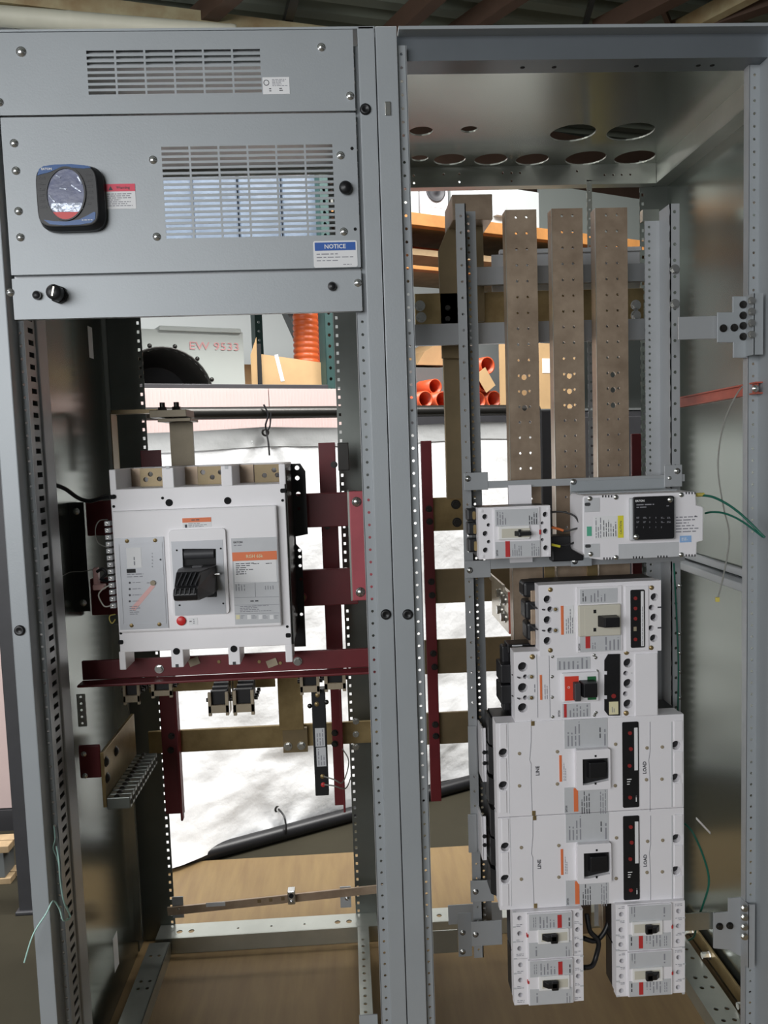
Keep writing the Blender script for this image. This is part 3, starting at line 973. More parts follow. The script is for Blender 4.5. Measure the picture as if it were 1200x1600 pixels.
# push button, stickers, nameplate
x, z = K5.p(478, 503)
MB().lathe((x, YC, z), (0, -1, 0), [(0, 0.0105), (0.003, 0.0105), (0.004, 0.0095), (0.0042, 0)], 20).build('push_button', 'red_plastic', cov)
r = K5.r(520, 485, 577, 527)
pl_ = lbox('button_label', r, YC - 0.0006, YC, 'paper', cov)
MB().bar(((r[0] + 0.002), YC - 0.0009, (r[2] + r[3]) / 2), (r[0] + 0.007, YC - 0.0009, (r[2] + r[3]) / 2), 0.0018, 0.0003, (0, 1, 0)).build('arrow', 'print_dark', pl_)
fine_print((r[0] + 0.010, r[0] + 0.016, r[2] + 0.002, r[3] - 0.002), YC - 0.0009, 3, pl_, seed=80)
r = K4.r(483, 386, 660, 440)
st = lbox('warning_sticker', r, YC - 0.0006, YC, 'paper', cov)
lbox('orange_band', (r[0], r[1], r[2] + (r[3] - r[2]) * 0.55, r[3]), YC - 0.0009, YC - 0.0006, 'orange_sticker', st)
fine_print((r[0] + 0.02, r[1] - 0.012, r[2] + (r[3] - r[2]) * 0.68, r[2] + (r[3] - r[2]) * 0.9), YC - 0.0012, 1, st, 'print_dark', seed=81)
fine_print((r[0] + 0.013, r[1] - 0.003, r[2] + 0.001, r[2] + (r[3] - r[2]) * 0.5), YC - 0.0009, 3, st, seed=82)
MB().box(r[0] + 0.005, r[0] + 0.010, YC - 0.0009, YC - 0.0006, r[2] + 0.001, r[2] + 0.008).build('pictogram', 'print_dark', st)
r = K5.r(778, 5, 1078, 515)
npl = lbox('nameplate', r, YC - 0.0006, YC, 'label_grey', cov)
YN = YC - 0.0012
x, z = K5.p(820, 28)
text('lettering', 'EATON', x, z, YN, 0.0045, 'print_dark', npl, bold=0.03, width=0.020)
fine_print(K5.r(795, 40, 880, 52), YN, 1, npl, seed=83)
r = K5.r(785, 90, 1057, 132)
ob = lbox('orange_band', r, YN, YC - 0.0006, 'orange_sticker', npl)
text('lettering', 'RGH 65k', (r[0] + r[1]) / 2, (r[2] + r[3]) / 2, YN - 0.0004, 0.0072, 'paper_yellow', npl, bold=0.01)
r = K5.r(795, 142, 1057, 268)
lbox('white_field', r, YN, YC - 0.0006, 'paper', npl)
fine_print(K5.r(806, 152, 925, 222), YN - 0.0003, 6, npl, 'print_dark', seed=84)
fine_print(K5.r(915, 152, 952, 162), YN - 0.0003, 1, npl, 'print_dark', seed=85)
fine_print(K5.r(988, 150, 1025, 160), YN - 0.0003, 1, npl, 'print_dark', seed=86)
for y in (272, 362, 408, 460):
    a = K5.p(800, y); b_ = K5.p(1070, y - 5)
    MB().bar((a[0], YN, a[1]), (b_[0], YN, b_[1]), 0.0005, 0.0008, (0, 1, 0)).build('rule_line', 'print_grey', npl)
a = K5.p(923, 272); b_ = K5.p(926, 360)
MB().bar((a[0], YN, a[1]), (b_[0], YN, b_[1]), 0.0006, 0.0008, (0, 1, 0)).build('rule_line', 'print_grey', npl)
fine_print(K5.r(800, 278, 868, 320), YN, 4, npl, vertical=True, seed=87, weight=0.3)
fine_print(K5.r(978, 288, 1040, 312), YN, 4, npl, vertical=True, seed=88, weight=0.3)
fine_print(K5.r(895, 375, 965, 390), YN, 1, npl, 'print_dark', seed=89)
fine_print(K5.r(832, 412, 1030, 445), YN, 4, npl, seed=90)
for i in range(4):
    lbox('check_box', K5.r(808 + 68 * i, 468, 832 + 68 * i, 492), YN, YC - 0.0006, 'paper_yellow' if i == 0 else 'paper', npl)
    fine_print(K5.r(836 + 68 * i, 468, 864 + 68 * i, 490), YN, 3, npl, seed=91 + i)
# terminal block of small white lugs down the left flank
for i in range(13):
    px, py = 168.5 + i * 0.75, 818 + i * 10.7
    q = P(px, py, 0.26)
    s_ = MB().box(q.x - 0.007, q.x + 0.006, q.y - 0.004, q.y + 0.012, q.z - 0.0055, q.z + 0.0055).build('flank_terminal', 'label_grey', big, 0.001)
    screw(q.x - 0.001, q.y - 0.004, q.z, 0.003, s_)
# black back plate with round holes, standing out at the right
Yp = 0.41
q0 = P(432, 724, Yp); q1 = P(474, 724, Yp); q2 = P(478, 1010, Yp)
hol = []
for px, py in ((464, 731), (464.5, 747), (466, 772), (467, 795), (468, 860), (468.5, 870), (469, 884), (470, 905), (471, 960)):
    x, z = at(px, py, Yp)
    hol.append(ring(x, z, 0.0058 if py < 790 else 0.0042, 12))
MB().plate([(bx1 - 0.03, q2.z), (q2.x, q2.z), (q2.x, at(475, 860, Yp)[1]), (q2.x - 0.014, at(470, 850, Yp)[1]), (q2.x - 0.014, at(470, 838, Yp)[1]), (q1.x + 0.004, at(470, 835, Yp)[1]),
            (q1.x + 0.004, q1.z - 0.02), (q1.x - 0.008, q1.z), (bx1 - 0.03, q1.z)], hol, XZ(Yp), 0.004).build('mounting_plate', 'black_plastic', big)
MB().box(bx1, bx1 + 0.004, YB + 0.01, YBK, zbot, bz1 - 0.01).build('flank_plate', 'dark_steel', big)

# ================================================================== LEFT SECTION, red supports and bus work
fr = thing('breaker_support_frame', 'dark red insulating support frame holding the big breaker', 'support frame', (0.38, 0.45, 0.4))
def prect(name, x0, y0, x1, y1, Y, t, m_, parent, bevel=0.0):
    r = rect(x0, y0, x1, y1, Y)
    return lbox(name, r, Y, Y + t, m_, parent, bevel)
YR = 0.44
prect('cross_bar', 133, 784, 548, 822, YR, 0.02, 'red_glastic', fr, 0.002)
prect('cross_bar', 140, 905, 560, 944, YR, 0.02, 'red_glastic', fr, 0.002)
for px, py in ((466, 785), (472, 933)):
    x, z = at(px, py, YR)
    MB().cyl((x, YR, z), (x, YR - 0.004, z), 0.0125, 18).build('washer', 'pink_glastic', fr)
    bolt(x, YR - 0.004, z, 0.007, fr, 'brass')
# lower angle: upright web plus a shelf lip toward the viewer
x0_, za = at(118, 1052, 0.30); x1_, zb_ = at(572, 1030, 0.30)
zz = 0.979
an = MB()
an.box(0.03, 0.745, 0.300, 0.310, zz - 0.028, zz + 0.018)
an.box(0.03, 0.745, 0.258, 0.300, zz - 0.034, zz - 0.028)
ang = an.build('lower_angle', 'red_glastic', fr, 0.002)
zlip = zz - 0.028
for px, py in ((249, 1045), (465, 1033)):
    q = P(px, py, 0.30)
    bolt(q.x, 0.30, q.z, 0.008, ang, 'zinc')
for px, py in ((425, 1036), (303, 1034)):
    q = P(px, py, 0.297)
    MB().bar((q.x - 0.012, 0.298, q.z - 0.004), (q.x + 0.012, 0.298, q.z + 0.004), 0.018, 0.002, (0, 1, 0)).build('tape_scrap', 'tan_insulator', ang)
for px, py in ((342, 1034), (405, 1034), (438, 1036)):
    q = P(px, py, 0.298)
    MB().cyl((q.x, 0.30, q.z), (q.x, 0.2975, q.z), 0.004, 8).build('dab', 'brass', ang)
# mounting plates at both sides
pa = rect(93, 786, 141, 955, 0.36)
mp_ = lbox('side_mount', pa, 0.36, 0.363, 'dark_steel', fr)
for px, py in ((119, 799), (130, 942)):
    q = P(px, py, 0.36)
    screw(q.x, 0.36, q.z, 0.007, mp_)
ra = rect(545, 768, 572, 938, 0.22)
mp_ = lbox('side_mount', (ra[0], 0.735, ra[2], ra[3]), 0.22, 0.232, 'pink_glastic', fr, 0.002)
for px, py in ((557, 784), (563, 925)):
    q = P(px, py, 0.22)
    screw(q.x, 0.22, q.z, 0.009, mp_)
MB().box(ra[0] - 0.004, ra[0], 0.222, 0.30, ra[2], ra[3]).build('mount_edge', 'galvanized', fr)
MB().box(ra[0] + 0.004, ra[0] + 0.02, 0.232, YR, ra[3] - 0.05, ra[3] - 0.01).build('mount_arm', 'red_glastic', fr)
MB().box(ra[0] + 0.004, ra[0] + 0.02, 0.232, YR, ra[2] + 0.01, ra[2] + 0.05).build('mount_arm', 'red_glastic', fr)

# rear red uprights
def upright(name, lab, x0, y0, x1, y1, Y, lip=True, bolts=(), group='red insulating uprights'):
    r = rect(x0, y0, x1, y1, Y)
    t = thing(name, lab, 'support', ((r[0] + r[1]) / 2, Y, r[2]), group)
    m = MB().box(r[0], r[1], Y, Y + 0.010, r[2], r[3])
    if lip: m.box(r[1] - 0.006, r[1], Y - 0.022, Y, r[2] - 0.012, r[3])
    m.build('channel', 'red_glastic', t, 0.0015)
    for px, py in bolts:
        q = P(px, py, Y)
        bolt(q.x, Y, q.z, 0.007, t, 'dark_steel')
    return t
upright('red_upright', 'tall dark red upright right of the big breaker, by the back post', 497, 692, 537, 1045, 0.60, False, ((522, 726), (511, 822)))
upright('red_upright', 'dark red upright beside the black fuse strip in the left cabinet', 516, 1075, 540, 1258, 0.60, True, ((523, 1145), (523, 1162)))
upright('red_upright', 'dark red upright left of the wide brass bar in the left cabinet', 247, 1062, 288, 1271, 0.62, True, ((268, 1150), (267, 1172)))
upright('red_upright', 'short dark red upright rising behind the breaker left terminal', 219, 704, 254, 760, 0.62, False)
for px, py, in ((533, 725),):
    r = rect(527, 692, 546, 735, 0.60)
    tag(MB().box(r[0], r[1], 0.60, 0.64, r[2], r[3]).build('stand_off_block', 'dark_steel', bevel=0.002), 'small dark block between red upright and back post', 'block')

# bus work: horizontal and vertical brass bars
def bus(name, lab, x0, y0, x1, y1, Y, t, m_='brass', bolts=(), group=None, br=0.008):
    r = rect(x0, y0, x1, y1, Y)
    o_ = thing(name, lab, 'busbar', ((r[0] + r[1]) / 2, Y, r[2]), group)
    MB().box(r[0], r[1], Y, Y + t, r[2], r[3]).build('bar', m_, o_, 0.001)
    for px, py in bolts:
        q = P(px, py, Y)
        bolt(q.x, Y, q.z, br, o_, 'zinc')
    return o_
r = rect(277, 1132, 482, 1182, 0.64)
o_ = thing('busbar', 'wide horizontal brass bar across the left cabinet below the red angle', 'busbar', ((r[0] + r[1]) / 2, 0.64, r[2]))
zc = at(380, 1152, 0.64)[1]
MB().box(0.09, 0.755, 0.632, 0.642, zc - 0.032, zc + 0.032).build('bar', 'brass', o_, 0.001)
for py in (1127, 1147, 1167):
    q = P(556, py, 0.632)
    bolt(q.x, 0.632, q.z, 0.007, o_)
o_ = bus('busbar', 'vertical yellow brass strap dropping to the wide horizontal bar', 433, 1060, 475, 1140, 0.60, 0.010)
rr_ = rect(441, 1141, 481, 1176, 0.605)
lbox('splice_plate', rr_, 0.612, 0.630, 'brass_dull', o_)
for px, py in ((450, 1166), (471, 1165)):
    q = P(px, py, 0.612)
    bolt(q.x, 0.612, q.z, 0.009, o_)
r = rect(232, 1062, 430, 1073, 0.55)
tag(MB().box(r[0], r[1], 0.55, 0.56, r[2], r[3]).build('brass_strip', 'brass'), 'narrow brass strip just below the red angle', 'busbar')

# riser at the back with its bolted flexible top
o_ = thing('busbar_riser', 'dark brass riser with two bolts on top behind the big breaker', 'busbar', P(286, 740, 0.58))
prect('riser', 264, 655, 305, 745, 0.58, 0.010, 'riser_dark', o_)
r = rect(240, 639, 297, 652, 0.55)
MB().box(r[0], r[1], 0.50, 0.61, r[2], r[3] - 0.006).build('clamp_plate', 'riser_dark', o_, 0.001)
MB().box(r[0] + 0.02, r[1] + 0.01, 0.50, 0.61, r[2] - 0.012, r[2] - 0.003).build('clamp_plate', 'riser_dark', o_, 0.001)
for px in (254, 276):
    q = P(px, 640, 0.55)
    m = MB().cyl((q.x, 0.55, r[3] - 0.006), (q.x, 0.55, r[3] + 0.004), 0.012, 6, smooth=False).cyl((q.x, 0.55, r[3] + 0.004), (q.x, 0.55, r[3] + 0.016), 0.007, 10)
    m.build('bolt', 'dark_steel', o_)
# far left strap: thin vertical and horizontal bars
o_ = thing('busbar_strap', 'thin bent brass strap at the left wall behind the breaker', 'busbar', P(178, 740, 0.55))
prect('strap', 173, 645, 177, 735, 0.55, 0.05, 'brass_dull', o_)
prect('strap', 180, 650, 187, 735, 0.60, 0.004, 'brass', o_)
prect('strap', 173, 641, 245, 645, 0.55, 0.05, 'brass_dull', o_)

# blocks of tan insulators hanging under the red angle
def insul(lab, x0, y0, x1, y1, Y, cells, tilt=0.0):
    r = rect(x0, y0, x1, y1, Y)
    t = thing('terminal_block', lab, 'terminal block', ((r[0] + r[1]) / 2, Y, r[2]), 'tan terminal blocks under the red angle')
    wd = (r[1] - r[0])
    hg = r[3] - r[2]
    # U-shaped tan bracket
    m = MB()
    m.box(r[0], r[1], Y, Y + 0.008, r[2] + hg * 0.12, r[2] + hg * 0.45)
    m.box(r[0], r[0] + wd * 0.16, Y, Y + 0.008, r[2], r[3])
    m.box(r[1] - wd * 0.16, r[1], Y, Y + 0.008, r[2], r[3])
    m.build('bracket', 'tan_insulator', t, 0.001)
    for i in range(cells):
        yy = Y + 0.012 + i * 0.022
        c_ = MB().box(r[0] + wd * 0.12, r[1] - wd * 0.12, yy, yy + 0.017, r[2] + hg * 0.35, r[3] + tilt * i).build('cell', 'black_plastic', t, 0.001)
        for xx in (r[0] + wd * 0.02, r[1] - wd * 0.02):
            MB().cyl((xx, yy + 0.008, r[2] + hg * 0.6), (xx - 0.008 if xx < (r[0] + r[1]) / 2 else xx + 0.008, yy + 0.008, r[2] + hg * 0.6), 0.005, 10).build('stud', 'dark_steel', t)
    return t
insul('tan terminal block left of the hanging pair below the red angle', 324, 1083, 358, 1118, 0.36, 4, 0.004)
insul('tan terminal block right of the hanging pair below the red angle', 363, 1080, 398, 1117, 0.36, 4, 0.004)
for px in (358.5, 363):
    r = rect(px - 1.5, 1062, px + 1.0, 1115, 0.37)
    tag(MB().box(r[0], r[1], 0.37, 0.40, r[2], r[3]).build('copper_blade', 'brass'), 'thin upright brass blade between the hanging terminal blocks, %s one' % ('left' if px < 360 else 'right'), 'busbar')
insul('tan terminal block under the red angle near the left wall', 191, 1070, 219, 1101, 0.34, 3)
insul('tan terminal block under the red angle left of the red upright', 235, 1066, 270, 1090, 0.34, 3)
insul('tan terminal block above the black fuse strip, left one', 468, 1056, 500, 1085, 0.40, 2)
insul('tan terminal block above the black fuse strip, right one', 506, 1052, 541, 1080, 0.40, 2)

# black fuse strip with two labels
Y = 0.42
o_ = thing('fuse_strip', 'long black fuse strip with two white labels hanging at right', 'fuse strip', P(503, 1243, Y))
prect('body', 486, 1078, 514, 1243, Y, 0.03, 'black_plastic', o_, 0.002)
for a_, b_ in (((492, 1138), (508, 1166)), ((494, 1168), (510, 1197))):
    r = rect(*a_, *b_, Y)
    s_ = lbox('label_sticker', r, Y - 0.0006, Y, 'label_grey', o_)
    fine_print((r[0] + 0.002, r[1] - 0.002, r[2] + 0.003, r[3] - 0.003), Y - 0.0009, 3, s_, vertical=True, seed=int(b_[1]))
for px, py, m_ in ((495, 1100, 'brass'), (496, 1086, 'brass'), (504, 1213, 'brass'), (505, 1226, 'red_sticker'), (484, 1103, 'dark_steel'), (510, 1097, 'dark_steel')):
    q = P(px, py, Y)
    screw(q.x, Y, q.z, 0.005, o_, m_)
w_ = MB()
w_.tube([P(506, 1213, Y - 0.01), P(522, 1218, Y - 0.03), P(536, 1222, Y), P(545, 1190, Y + 0.1), P(535, 1170, Y + 0.12)], 0.0018, 6).tube([P(507, 1226, Y - 0.01), P(522, 1228, Y - 0.02), P(540, 1232, Y + 0.02), P(548, 1215, Y + 0.1)], 0.0018, 6)
w_.build('lead_wire', 'grey_wire', o_)

# left-wall ground lug bar: sloped brass plate with a row of lugs
o_ = thing('neutral_lug_bar', 'brass plate with a long row of metal lugs on the left wall', 'lug bar', (0.10, 0.40, 0.70))
Y0, Y1 = 0.20, 0.56
def WZ(px, py, X):
    y_, z_ = atx(px, py, X)
    return Vector((X, y_, z_))
x_ = 0.085
pts = [(160, 1240), (159, 1166), (205, 1120), (207, 1190)]
ww = [WZ(a_, b_, x_) for a_, b_ in pts]
zt0 = 0.5 * (ww[1].z + ww[2].z); zb0 = 0.5 * (ww[0].z + ww[3].z)
ya, yb = min(p.y for p in ww), max(p.y for p in ww)
MB().box(x_, x_ + 0.008, ya, yb, zb0 - 0.02, zt0).build('plate', 'brass', o_, 0.001)
for i, (py_, pz_) in enumerate(((0.06, 0.25), (0.06, 0.6), (0.35, 0.3))):
    screw(x_ + 0.008, ya + (yb - ya) * py_, zt0 + (zb0 - zt0) * pz_, 0.010, o_, 'dark_steel', d=(1, 0, 0))
nl = 12
for i in range(nl):
    yy = ya + 0.01 + (yb - ya - 0.02) * i / (nl - 1)
    lg = MB().box(x_ + 0.008, x_ + 0.062, yy - 0.009, yy + 0.009, zb0 - 0.026, zb0 + 0.002).build('lug', 'steel_dark', o_, 0.002)
    MB().cyl((x_ + 0.062, yy, zb0 - 0.012), (x_ + 0.0626, yy, zb0 - 0.012), 0.0065, 10).build('wire_hole', 'dark_hole', lg)
    screw(x_ + 0.03, yy, zb0 + 0.002, 0.006, lg, 'dark_steel', d=(0, 0, 1))
r = rect(121, 1166, 160, 1216, ya)
rb_ = lbox('red_bracket', (r[0], x_, r[2], r[3]), ya + 0.002, ya + 0.010, 'red_glastic', o_, 0.004)
for px, py in ((131, 1178), (133, 1212)):
    q = P(px, py, ya + 0.002)
    screw(q.x, ya + 0.002, q.z, 0.005, rb_)
r = rect(119, 1085, 136, 1135, 0.28)
pb_ = MB().strip(r[0], r[1], [r[2] + 0.008 + i * 0.016 for i in range(5)], r[2], r[3], XZ(0.28), 0.002, 0.003).build('perforated_bracket', 'zinc')
tag(pb_, 'small perforated zinc bracket on the left wall under the red angle', 'bracket')

# loose wires in the left section
def wire(name, lab, pts, r, m_, cat='wire', parent=None):
    o_ = MB().tube(pts, r, 8, 6).build(name, m_)
    return tag(o_, lab, cat)
wire('black_cable', 'thick black cable running from the left wall to the big breaker', [P(84, 757, 0.24), P(102, 764, 0.27), P(122, 778, 0.3), P(140, 783, 0.3), P(160, 778, 0.27), P(178, 776, 0.21)], 0.005, 'black_plastic', 'cable')
wire('grey_wire', 'thin grey wire looping beside the breaker upper left flank', [P(168, 812, 0.26), P(155, 814, 0.24), P(149, 828, 0.24), P(153, 848, 0.25), P(170, 856, 0.26)], 0.0013, 'grey_wire')
wire('white_wire', 'short white wire loop at the breaker lower left flank', [P(172, 914, 0.26), P(160, 921, 0.25), P(154, 930, 0.25), P(159, 942, 0.25), P(165, 948, 0.25), P(177, 945, 0.26)], 0.0016, 'white_wire')
wire('yellow_wire', 'short yellow wire hooked below the white wire', [P(180, 960, 0.27), P(172, 962, 0.26), P(171, 968, 0.26), P(175, 974, 0.26), P(180, 968, 0.27)], 0.0013, 'yellow_wire')
wire('grey_wire', 'thin grey wire stretching from the left channel to the breaker', [P(96, 901, 0.26), P(110, 894, 0.28), P(128, 893, 0.3), P(145, 890, 0.3)], 0.001, 'grey_wire')
c_ = thing('coil_connector', 'pinkish plastic connector with dark leads left of the breaker', 'connector', P(156, 920, 0.3))
prect('body', 144, 888, 154, 922, 0.30, 0.02, 'pink_ribbon', c_, 0.003)
prect('foot', 144, 914, 163, 922, 0.29, 0.02, 'pink_ribbon', c_, 0.003)
MB().tube([P(152, 893, 0.29), P(160, 889, 0.28), P(166, 896, 0.28), P(158, 905, 0.28), P(168, 908, 0.27)], 0.004, 8).build('leads', 'black_plastic', c_)
# green string caught in the left post
wire('green_string', 'frayed pale green string tied to the left front post', [P(88, 1322, 0.03), P(92, 1345, 0.02), P(94, 1375, 0.03), P(100, 1410, 0.03), P(110, 1432, 0.05), P(99, 1438, 0.02), P(93, 1420, 0.01), P(83, 1408, -0.01), P(72, 1428, -0.03), P(52, 1460, -0.04), P(38, 1504, -0.04)], 0.0016, 'green_string', 'string')
wire('green_string', 'short frayed strand of pale green string above the tied one', [P(84, 1290, 0.035), P(86, 1310, 0.03), P(83, 1325, 0.03), P(88, 1338, 0.035), P(92, 1352, 0.035)], 0.0013, 'green_string', 'string')
wire('green_string', 'loose end of pale green string lying against the slotted channel', [P(92, 1378, 0.06), P(99, 1400, 0.06), P(106, 1420, 0.06), P(109, 1434, 0.06), P(101, 1436, 0.05)], 0.0013, 'green_string', 'string')

# ================================================================== RIGHT SECTION cabinet
R_ = thing('switchboard_cabinet', 'open grey switchboard section holding a column of white breakers', 'cabinet', (1.22, 0.381, 0))
front_post(R_, 0.764, 0.803, 1, 0.0190, 0.0, 0.012)
# right post is wider and runs out of the picture
front_post(R_, 1.551, XE, -1, 0.0225, 0.0, 0.060)
plug(R_, 637, 960)
x, z = at(606, 170, 0.0)
MB().box(x - 0.006, x + 0.006, -0.003, 0.0, z - 0.013, z + 0.013).build('latch', 'zinc', R_, 0.002)
back_post(R_, 0.766, 0.846, 0.835)
back_post(R_, 1.56, 1.660, 1.572, -1)
XW = 1.646
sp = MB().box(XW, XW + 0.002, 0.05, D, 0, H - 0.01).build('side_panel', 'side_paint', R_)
rz = 1.133
rb = MB()
rb.hexa([(XW - 0.03, 0.04, rz - 0.028), (XW, 0.04, rz - 0.034), (XW, D, rz - 0.034), (XW - 0.03, D, rz - 0.028)], [(XW - 0.03, 0.04, rz - 0.008), (XW, 0.04, rz - 0.002), (XW, D, rz - 0.002), (XW - 0.03, D, rz - 0.008)])
rb.build('side_rib', 'grey_paint', R_, 0.003)
MB().box(XW - 0.012, XW, 0.04, D, rz + 0.002, rz + 0.022).build('side_rib', 'grey_paint', R_, 0.003)
a = atx(1088, 1278, XW); b_ = atx(1110, 1305, XW)
MB().box(XW - 0.001, XW, b_[0], a[0], b_[1] + 0.003, a[1] + 0.002).build('paper_label', 'paper', sp)
# top: perforated plate seen from below, front channel, side and back rails
tp = [(0.8964, .4713, .030), (1.0166, .4637, .021), (1.2904, .4989, .058), (1.4399, .4963, .060), (.9111, .6793, .023), (.995, .6933, .044), (1.1113, .6988, .046), (1.2289, .7044, .046), (1.3799, .7013, .056), (1.5202, .7028, .056)]
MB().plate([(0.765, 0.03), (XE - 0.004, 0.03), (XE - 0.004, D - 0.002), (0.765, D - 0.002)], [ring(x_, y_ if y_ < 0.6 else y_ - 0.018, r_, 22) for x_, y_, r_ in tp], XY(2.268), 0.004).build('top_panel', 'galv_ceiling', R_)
m = MB()
m.box(0.808, XE, 0.0, 0.03, H - 0.006, H)
m.build('top_cap', 'grey_paint', R_)
m = MB()
m.box(0.804, 1.65, 0.028, 0.030, 2.236, H - 0.006)
m.box(0.804, 1.65, 0.028, 0.085, 2.234, 2.236)
m.build('top_rail', 'rail_blue_shaded', R_)
for px in (820, 870, 1000, 1098, 1120):
    q = P(px, 100, 0.04)
    MB().cyl((q.x, 0.06, 2.234), (q.x, 0.06, 2.2335), 0.005, 8).build('hole', 'dark_hole', R_)
sr = MB()
sr.box(XW - 0.045, XW - 0.042, 0.03, D, 2.215, 2.268)
sr.box(XW - 0.045, XW, 0.03, D, 2.213, 2.216)
sr.build('side_top_rail', 'galvanized', R_)
bk = MB()
hz = [ring(x_, z_, 0.0035, 8) for x_, z_ in ((0.90, 2.245), (0.985, 2.248), (1.03, 2.248), (1.155, 2.248), (1.18, 2.248), (1.205, 2.248), (1.37, 2.25), (1.45, 2.238), (1.475, 2.238), (1.50, 2.238), (1.525, 2.238), (0.90, 2.225), (1.03, 2.226), (1.18, 2.226))]
bk.plate([(0.768, 2.214), (1.60, 2.214), (1.60, 2.268), (0.768, 2.268)], hz, XZ(D - 0.03), 0.003)
bk.box(0.768, 1.60, D - 0.034, D, 2.211, 2.214)
bk.build('back_top_rail', 'galvanized', R_)
# base rails
MB().plate([(0.78, D - 0.07), (1.63, D - 0.07), (1.63, D), (0.78, D)], [ring(x_, D - 0.04, 0.008, 10) for x_ in (0.88, 0.91, 0.99, 1.55)], XY(0.046), 0.003).box(0.78, 1.63, D - 0.072, D - 0.069, 0, 0.049).build('back_base_rail', 'galvanized', R_)
rail = MB()
rail.plate([(1.535, 0.02), (1.605, 0.02), (1.605, D - 0.08), (1.535, D - 0.08)],
           [ring(1.57 + dx, y_, 0.006, 8) for y_ in (0.1, 0.14, 0.22, 0.26, 0.34, 0.38, 0.46, 0.50, 0.58, 0.62) for dx in (-0.014, 0.014)], XY(0.040), 0.003)
rail.box(1.532, 1.535, 0.02, D - 0.08, 0, 0.043)
rail.build('side_base_rail', 'galvanized', R_)
MB().box(1.628, 1.634, 0.02, D - 0.1, 0.035, 0.075).build('ground_strip', 'brass', R_, 0.001)
for y_ in (0.12, 0.25, 0.45, 0.56):
    bolt(1.628, y_, 0.055, 0.009, R_, 'zinc', d=(-1, 0, 0), h=0.02)
m = MB()
m.strip(0.80, 0.83, [0.05 + 0.03 * i for i in range(20)], 0.03, D - 0.08, lambda a, b_, t: (a, b_, 0.045 + t), 0.003, 0.005)
m.build('side_base_rail', 'galvanized', R_)

# red channel and loose lead on the right wall
o_ = thing('red_standoff', 'slanting salmon red channel on the right side wall', 'support', P(1185, 605, 0.06))
A = P(1184, 606, 0.045); Bp = Vector((1.63, 0.66, at(1064, 628, 0.66)[1]))
Bp = P(1062, 629, 0.35)
MB().bar(A, Bp, 0.004, 0.022).build('channel_web', 'orange_glastic', o_)
MB().bar(A + Vector((0, -0.006, 0.011)), Bp + Vector((0, -0.006, 0.011)), 0.016, 0.003).build('channel_lip', 'orange_glastic', o_)
MB().bar(A + Vector((0, -0.006, -0.011)), Bp + Vector((0, -0.006, -0.011)), 0.016, 0.003).build('channel_lip', 'orange_glastic', o_)
screw(A.x - 0.012, A.y - 0.014, A.z - 0.002, 0.006, o_)
wire('grey_lead', 'long thin grey lead hanging from the salmon red channel', [P(1160, 604, 0.03), P(1150, 618, 0.03), P(1135, 650, 0.04), P(1125, 690, 0.05), P(1122, 735, 0.05), P(1130, 790, 0.05), P(1139, 830, 0.05), P(1137, 865, 0.05), P(1128, 910, 0.05), P(1121, 937, 0.05)], 0.0016, 'grey_wire')
q = P(1121, 936, 0.05)
tag(MB().box(q.x - 0.004, q.x + 0.004, q.y - 0.003, q.y + 0.003, q.z - 0.006, q.z + 0.004).build('crimp_terminal', 'yellow_wire', bevel=0.001), 'tiny yellow crimp at the end of the grey lead', 'terminal')

# wall bracket with bolts, upper and lower
def wall_bracket(lab, pts_plate, Y, flange, bolts_f, bolts_p, m_):
    xs = [at(a_, b_, Y) for a_, b_ in pts_plate]
    t = thing('wall_bracket', lab, 'bracket', (xs[0][0], Y, min(p[1] for p in xs)), 'stepped brackets on the right wall')
    MB().plate(xs, [], XZ(Y), 0.004).build('plate', m_, t, 0.0008)
    r = rect(*flange, Y - 0.004)
    fl = MB().box(r[0], r[1], Y - 0.03, Y - 0.026, r[2], r[3]).box(r[0] - 0.002, r[0] + 0.002, Y - 0.03, Y, r[2], r[3]).build('flange', m_, t)
    for px, py in bolts_f:
        q = P(px, py, Y - 0.03)
        bolt(q.x, Y - 0.03, q.z, 0.006, t)
    for px, py in bolts_p:
        q = P(px, py, Y)
        bolt(q.x, Y, q.z, 0.006, t, 'dark_steel')
    return t
wall_bracket('stepped grey bracket with four bolts on the right wall, upper one', [(1121, 488), (1145, 488), (1145, 463), (1168, 463), (1168, 559), (1146, 559), (1146, 535), (1121, 535)], 0.052, (1168, 462, 1182, 556),
             [(1174, 470), (1174, 487), (1174, 505), (1174, 523)], [(1130, 513), (1147, 512), (1161, 476), (1161, 493), (1161, 509), (1161, 526)], 'grey_paint')
wall_bracket('stepped grey bracket with bolts on the right wall, near the floor', [(1115, 1427), (1138, 1425), (1138, 1404), (1160, 1402), (1172, 1416), (1172, 1496), (1160, 1496), (1138, 1484), (1115, 1482)], 0.075, (1160, 1404, 1170, 1500),
             [(1163, 1419), (1163, 1433), (1163, 1448), (1163, 1463)], [(1124, 1447), (1140, 1446)], 'grey_paint_rail')

# ================================================================== BREAKER CHASSIS
YU = 0.17
ch = thing('breaker_chassis', 'perforated grey uprights and cross straps carrying the breakers', 'chassis', P(900, 1495, YU))
xa, _ = at(713, 427, YU); xb, _ = at(730, 427, YU); xc, _ = at(744.5, 427, YU + 0.06)
xa2, _ = at(729.5, 1000, YU); xb2, _ = at(744, 1000, YU); xc2, _ = at(759, 1000, YU + 0.06)
XA, XB, XC = (xa + xa2) / 2, (xb + xb2) / 2, (xc + xc2) / 2
zt = at(720, 318, YU)[1]; zb = at(772, 1495, YU)[1]
fh = [zb + 0.02 + 0.0349 * i for i in range(60)]
rh = [zb + 0.02 + 0.0158 * i for i in range(130)]
m = MB()
m.strip(XA, XB, fh, zb, zt, XZ(YU), 0.0025, 0.003)
m.box(XB - 0.0025, XB, YU, YU + 0.06, zb, zt)
up = m.build('upright', 'grey_paint_rail', ch)
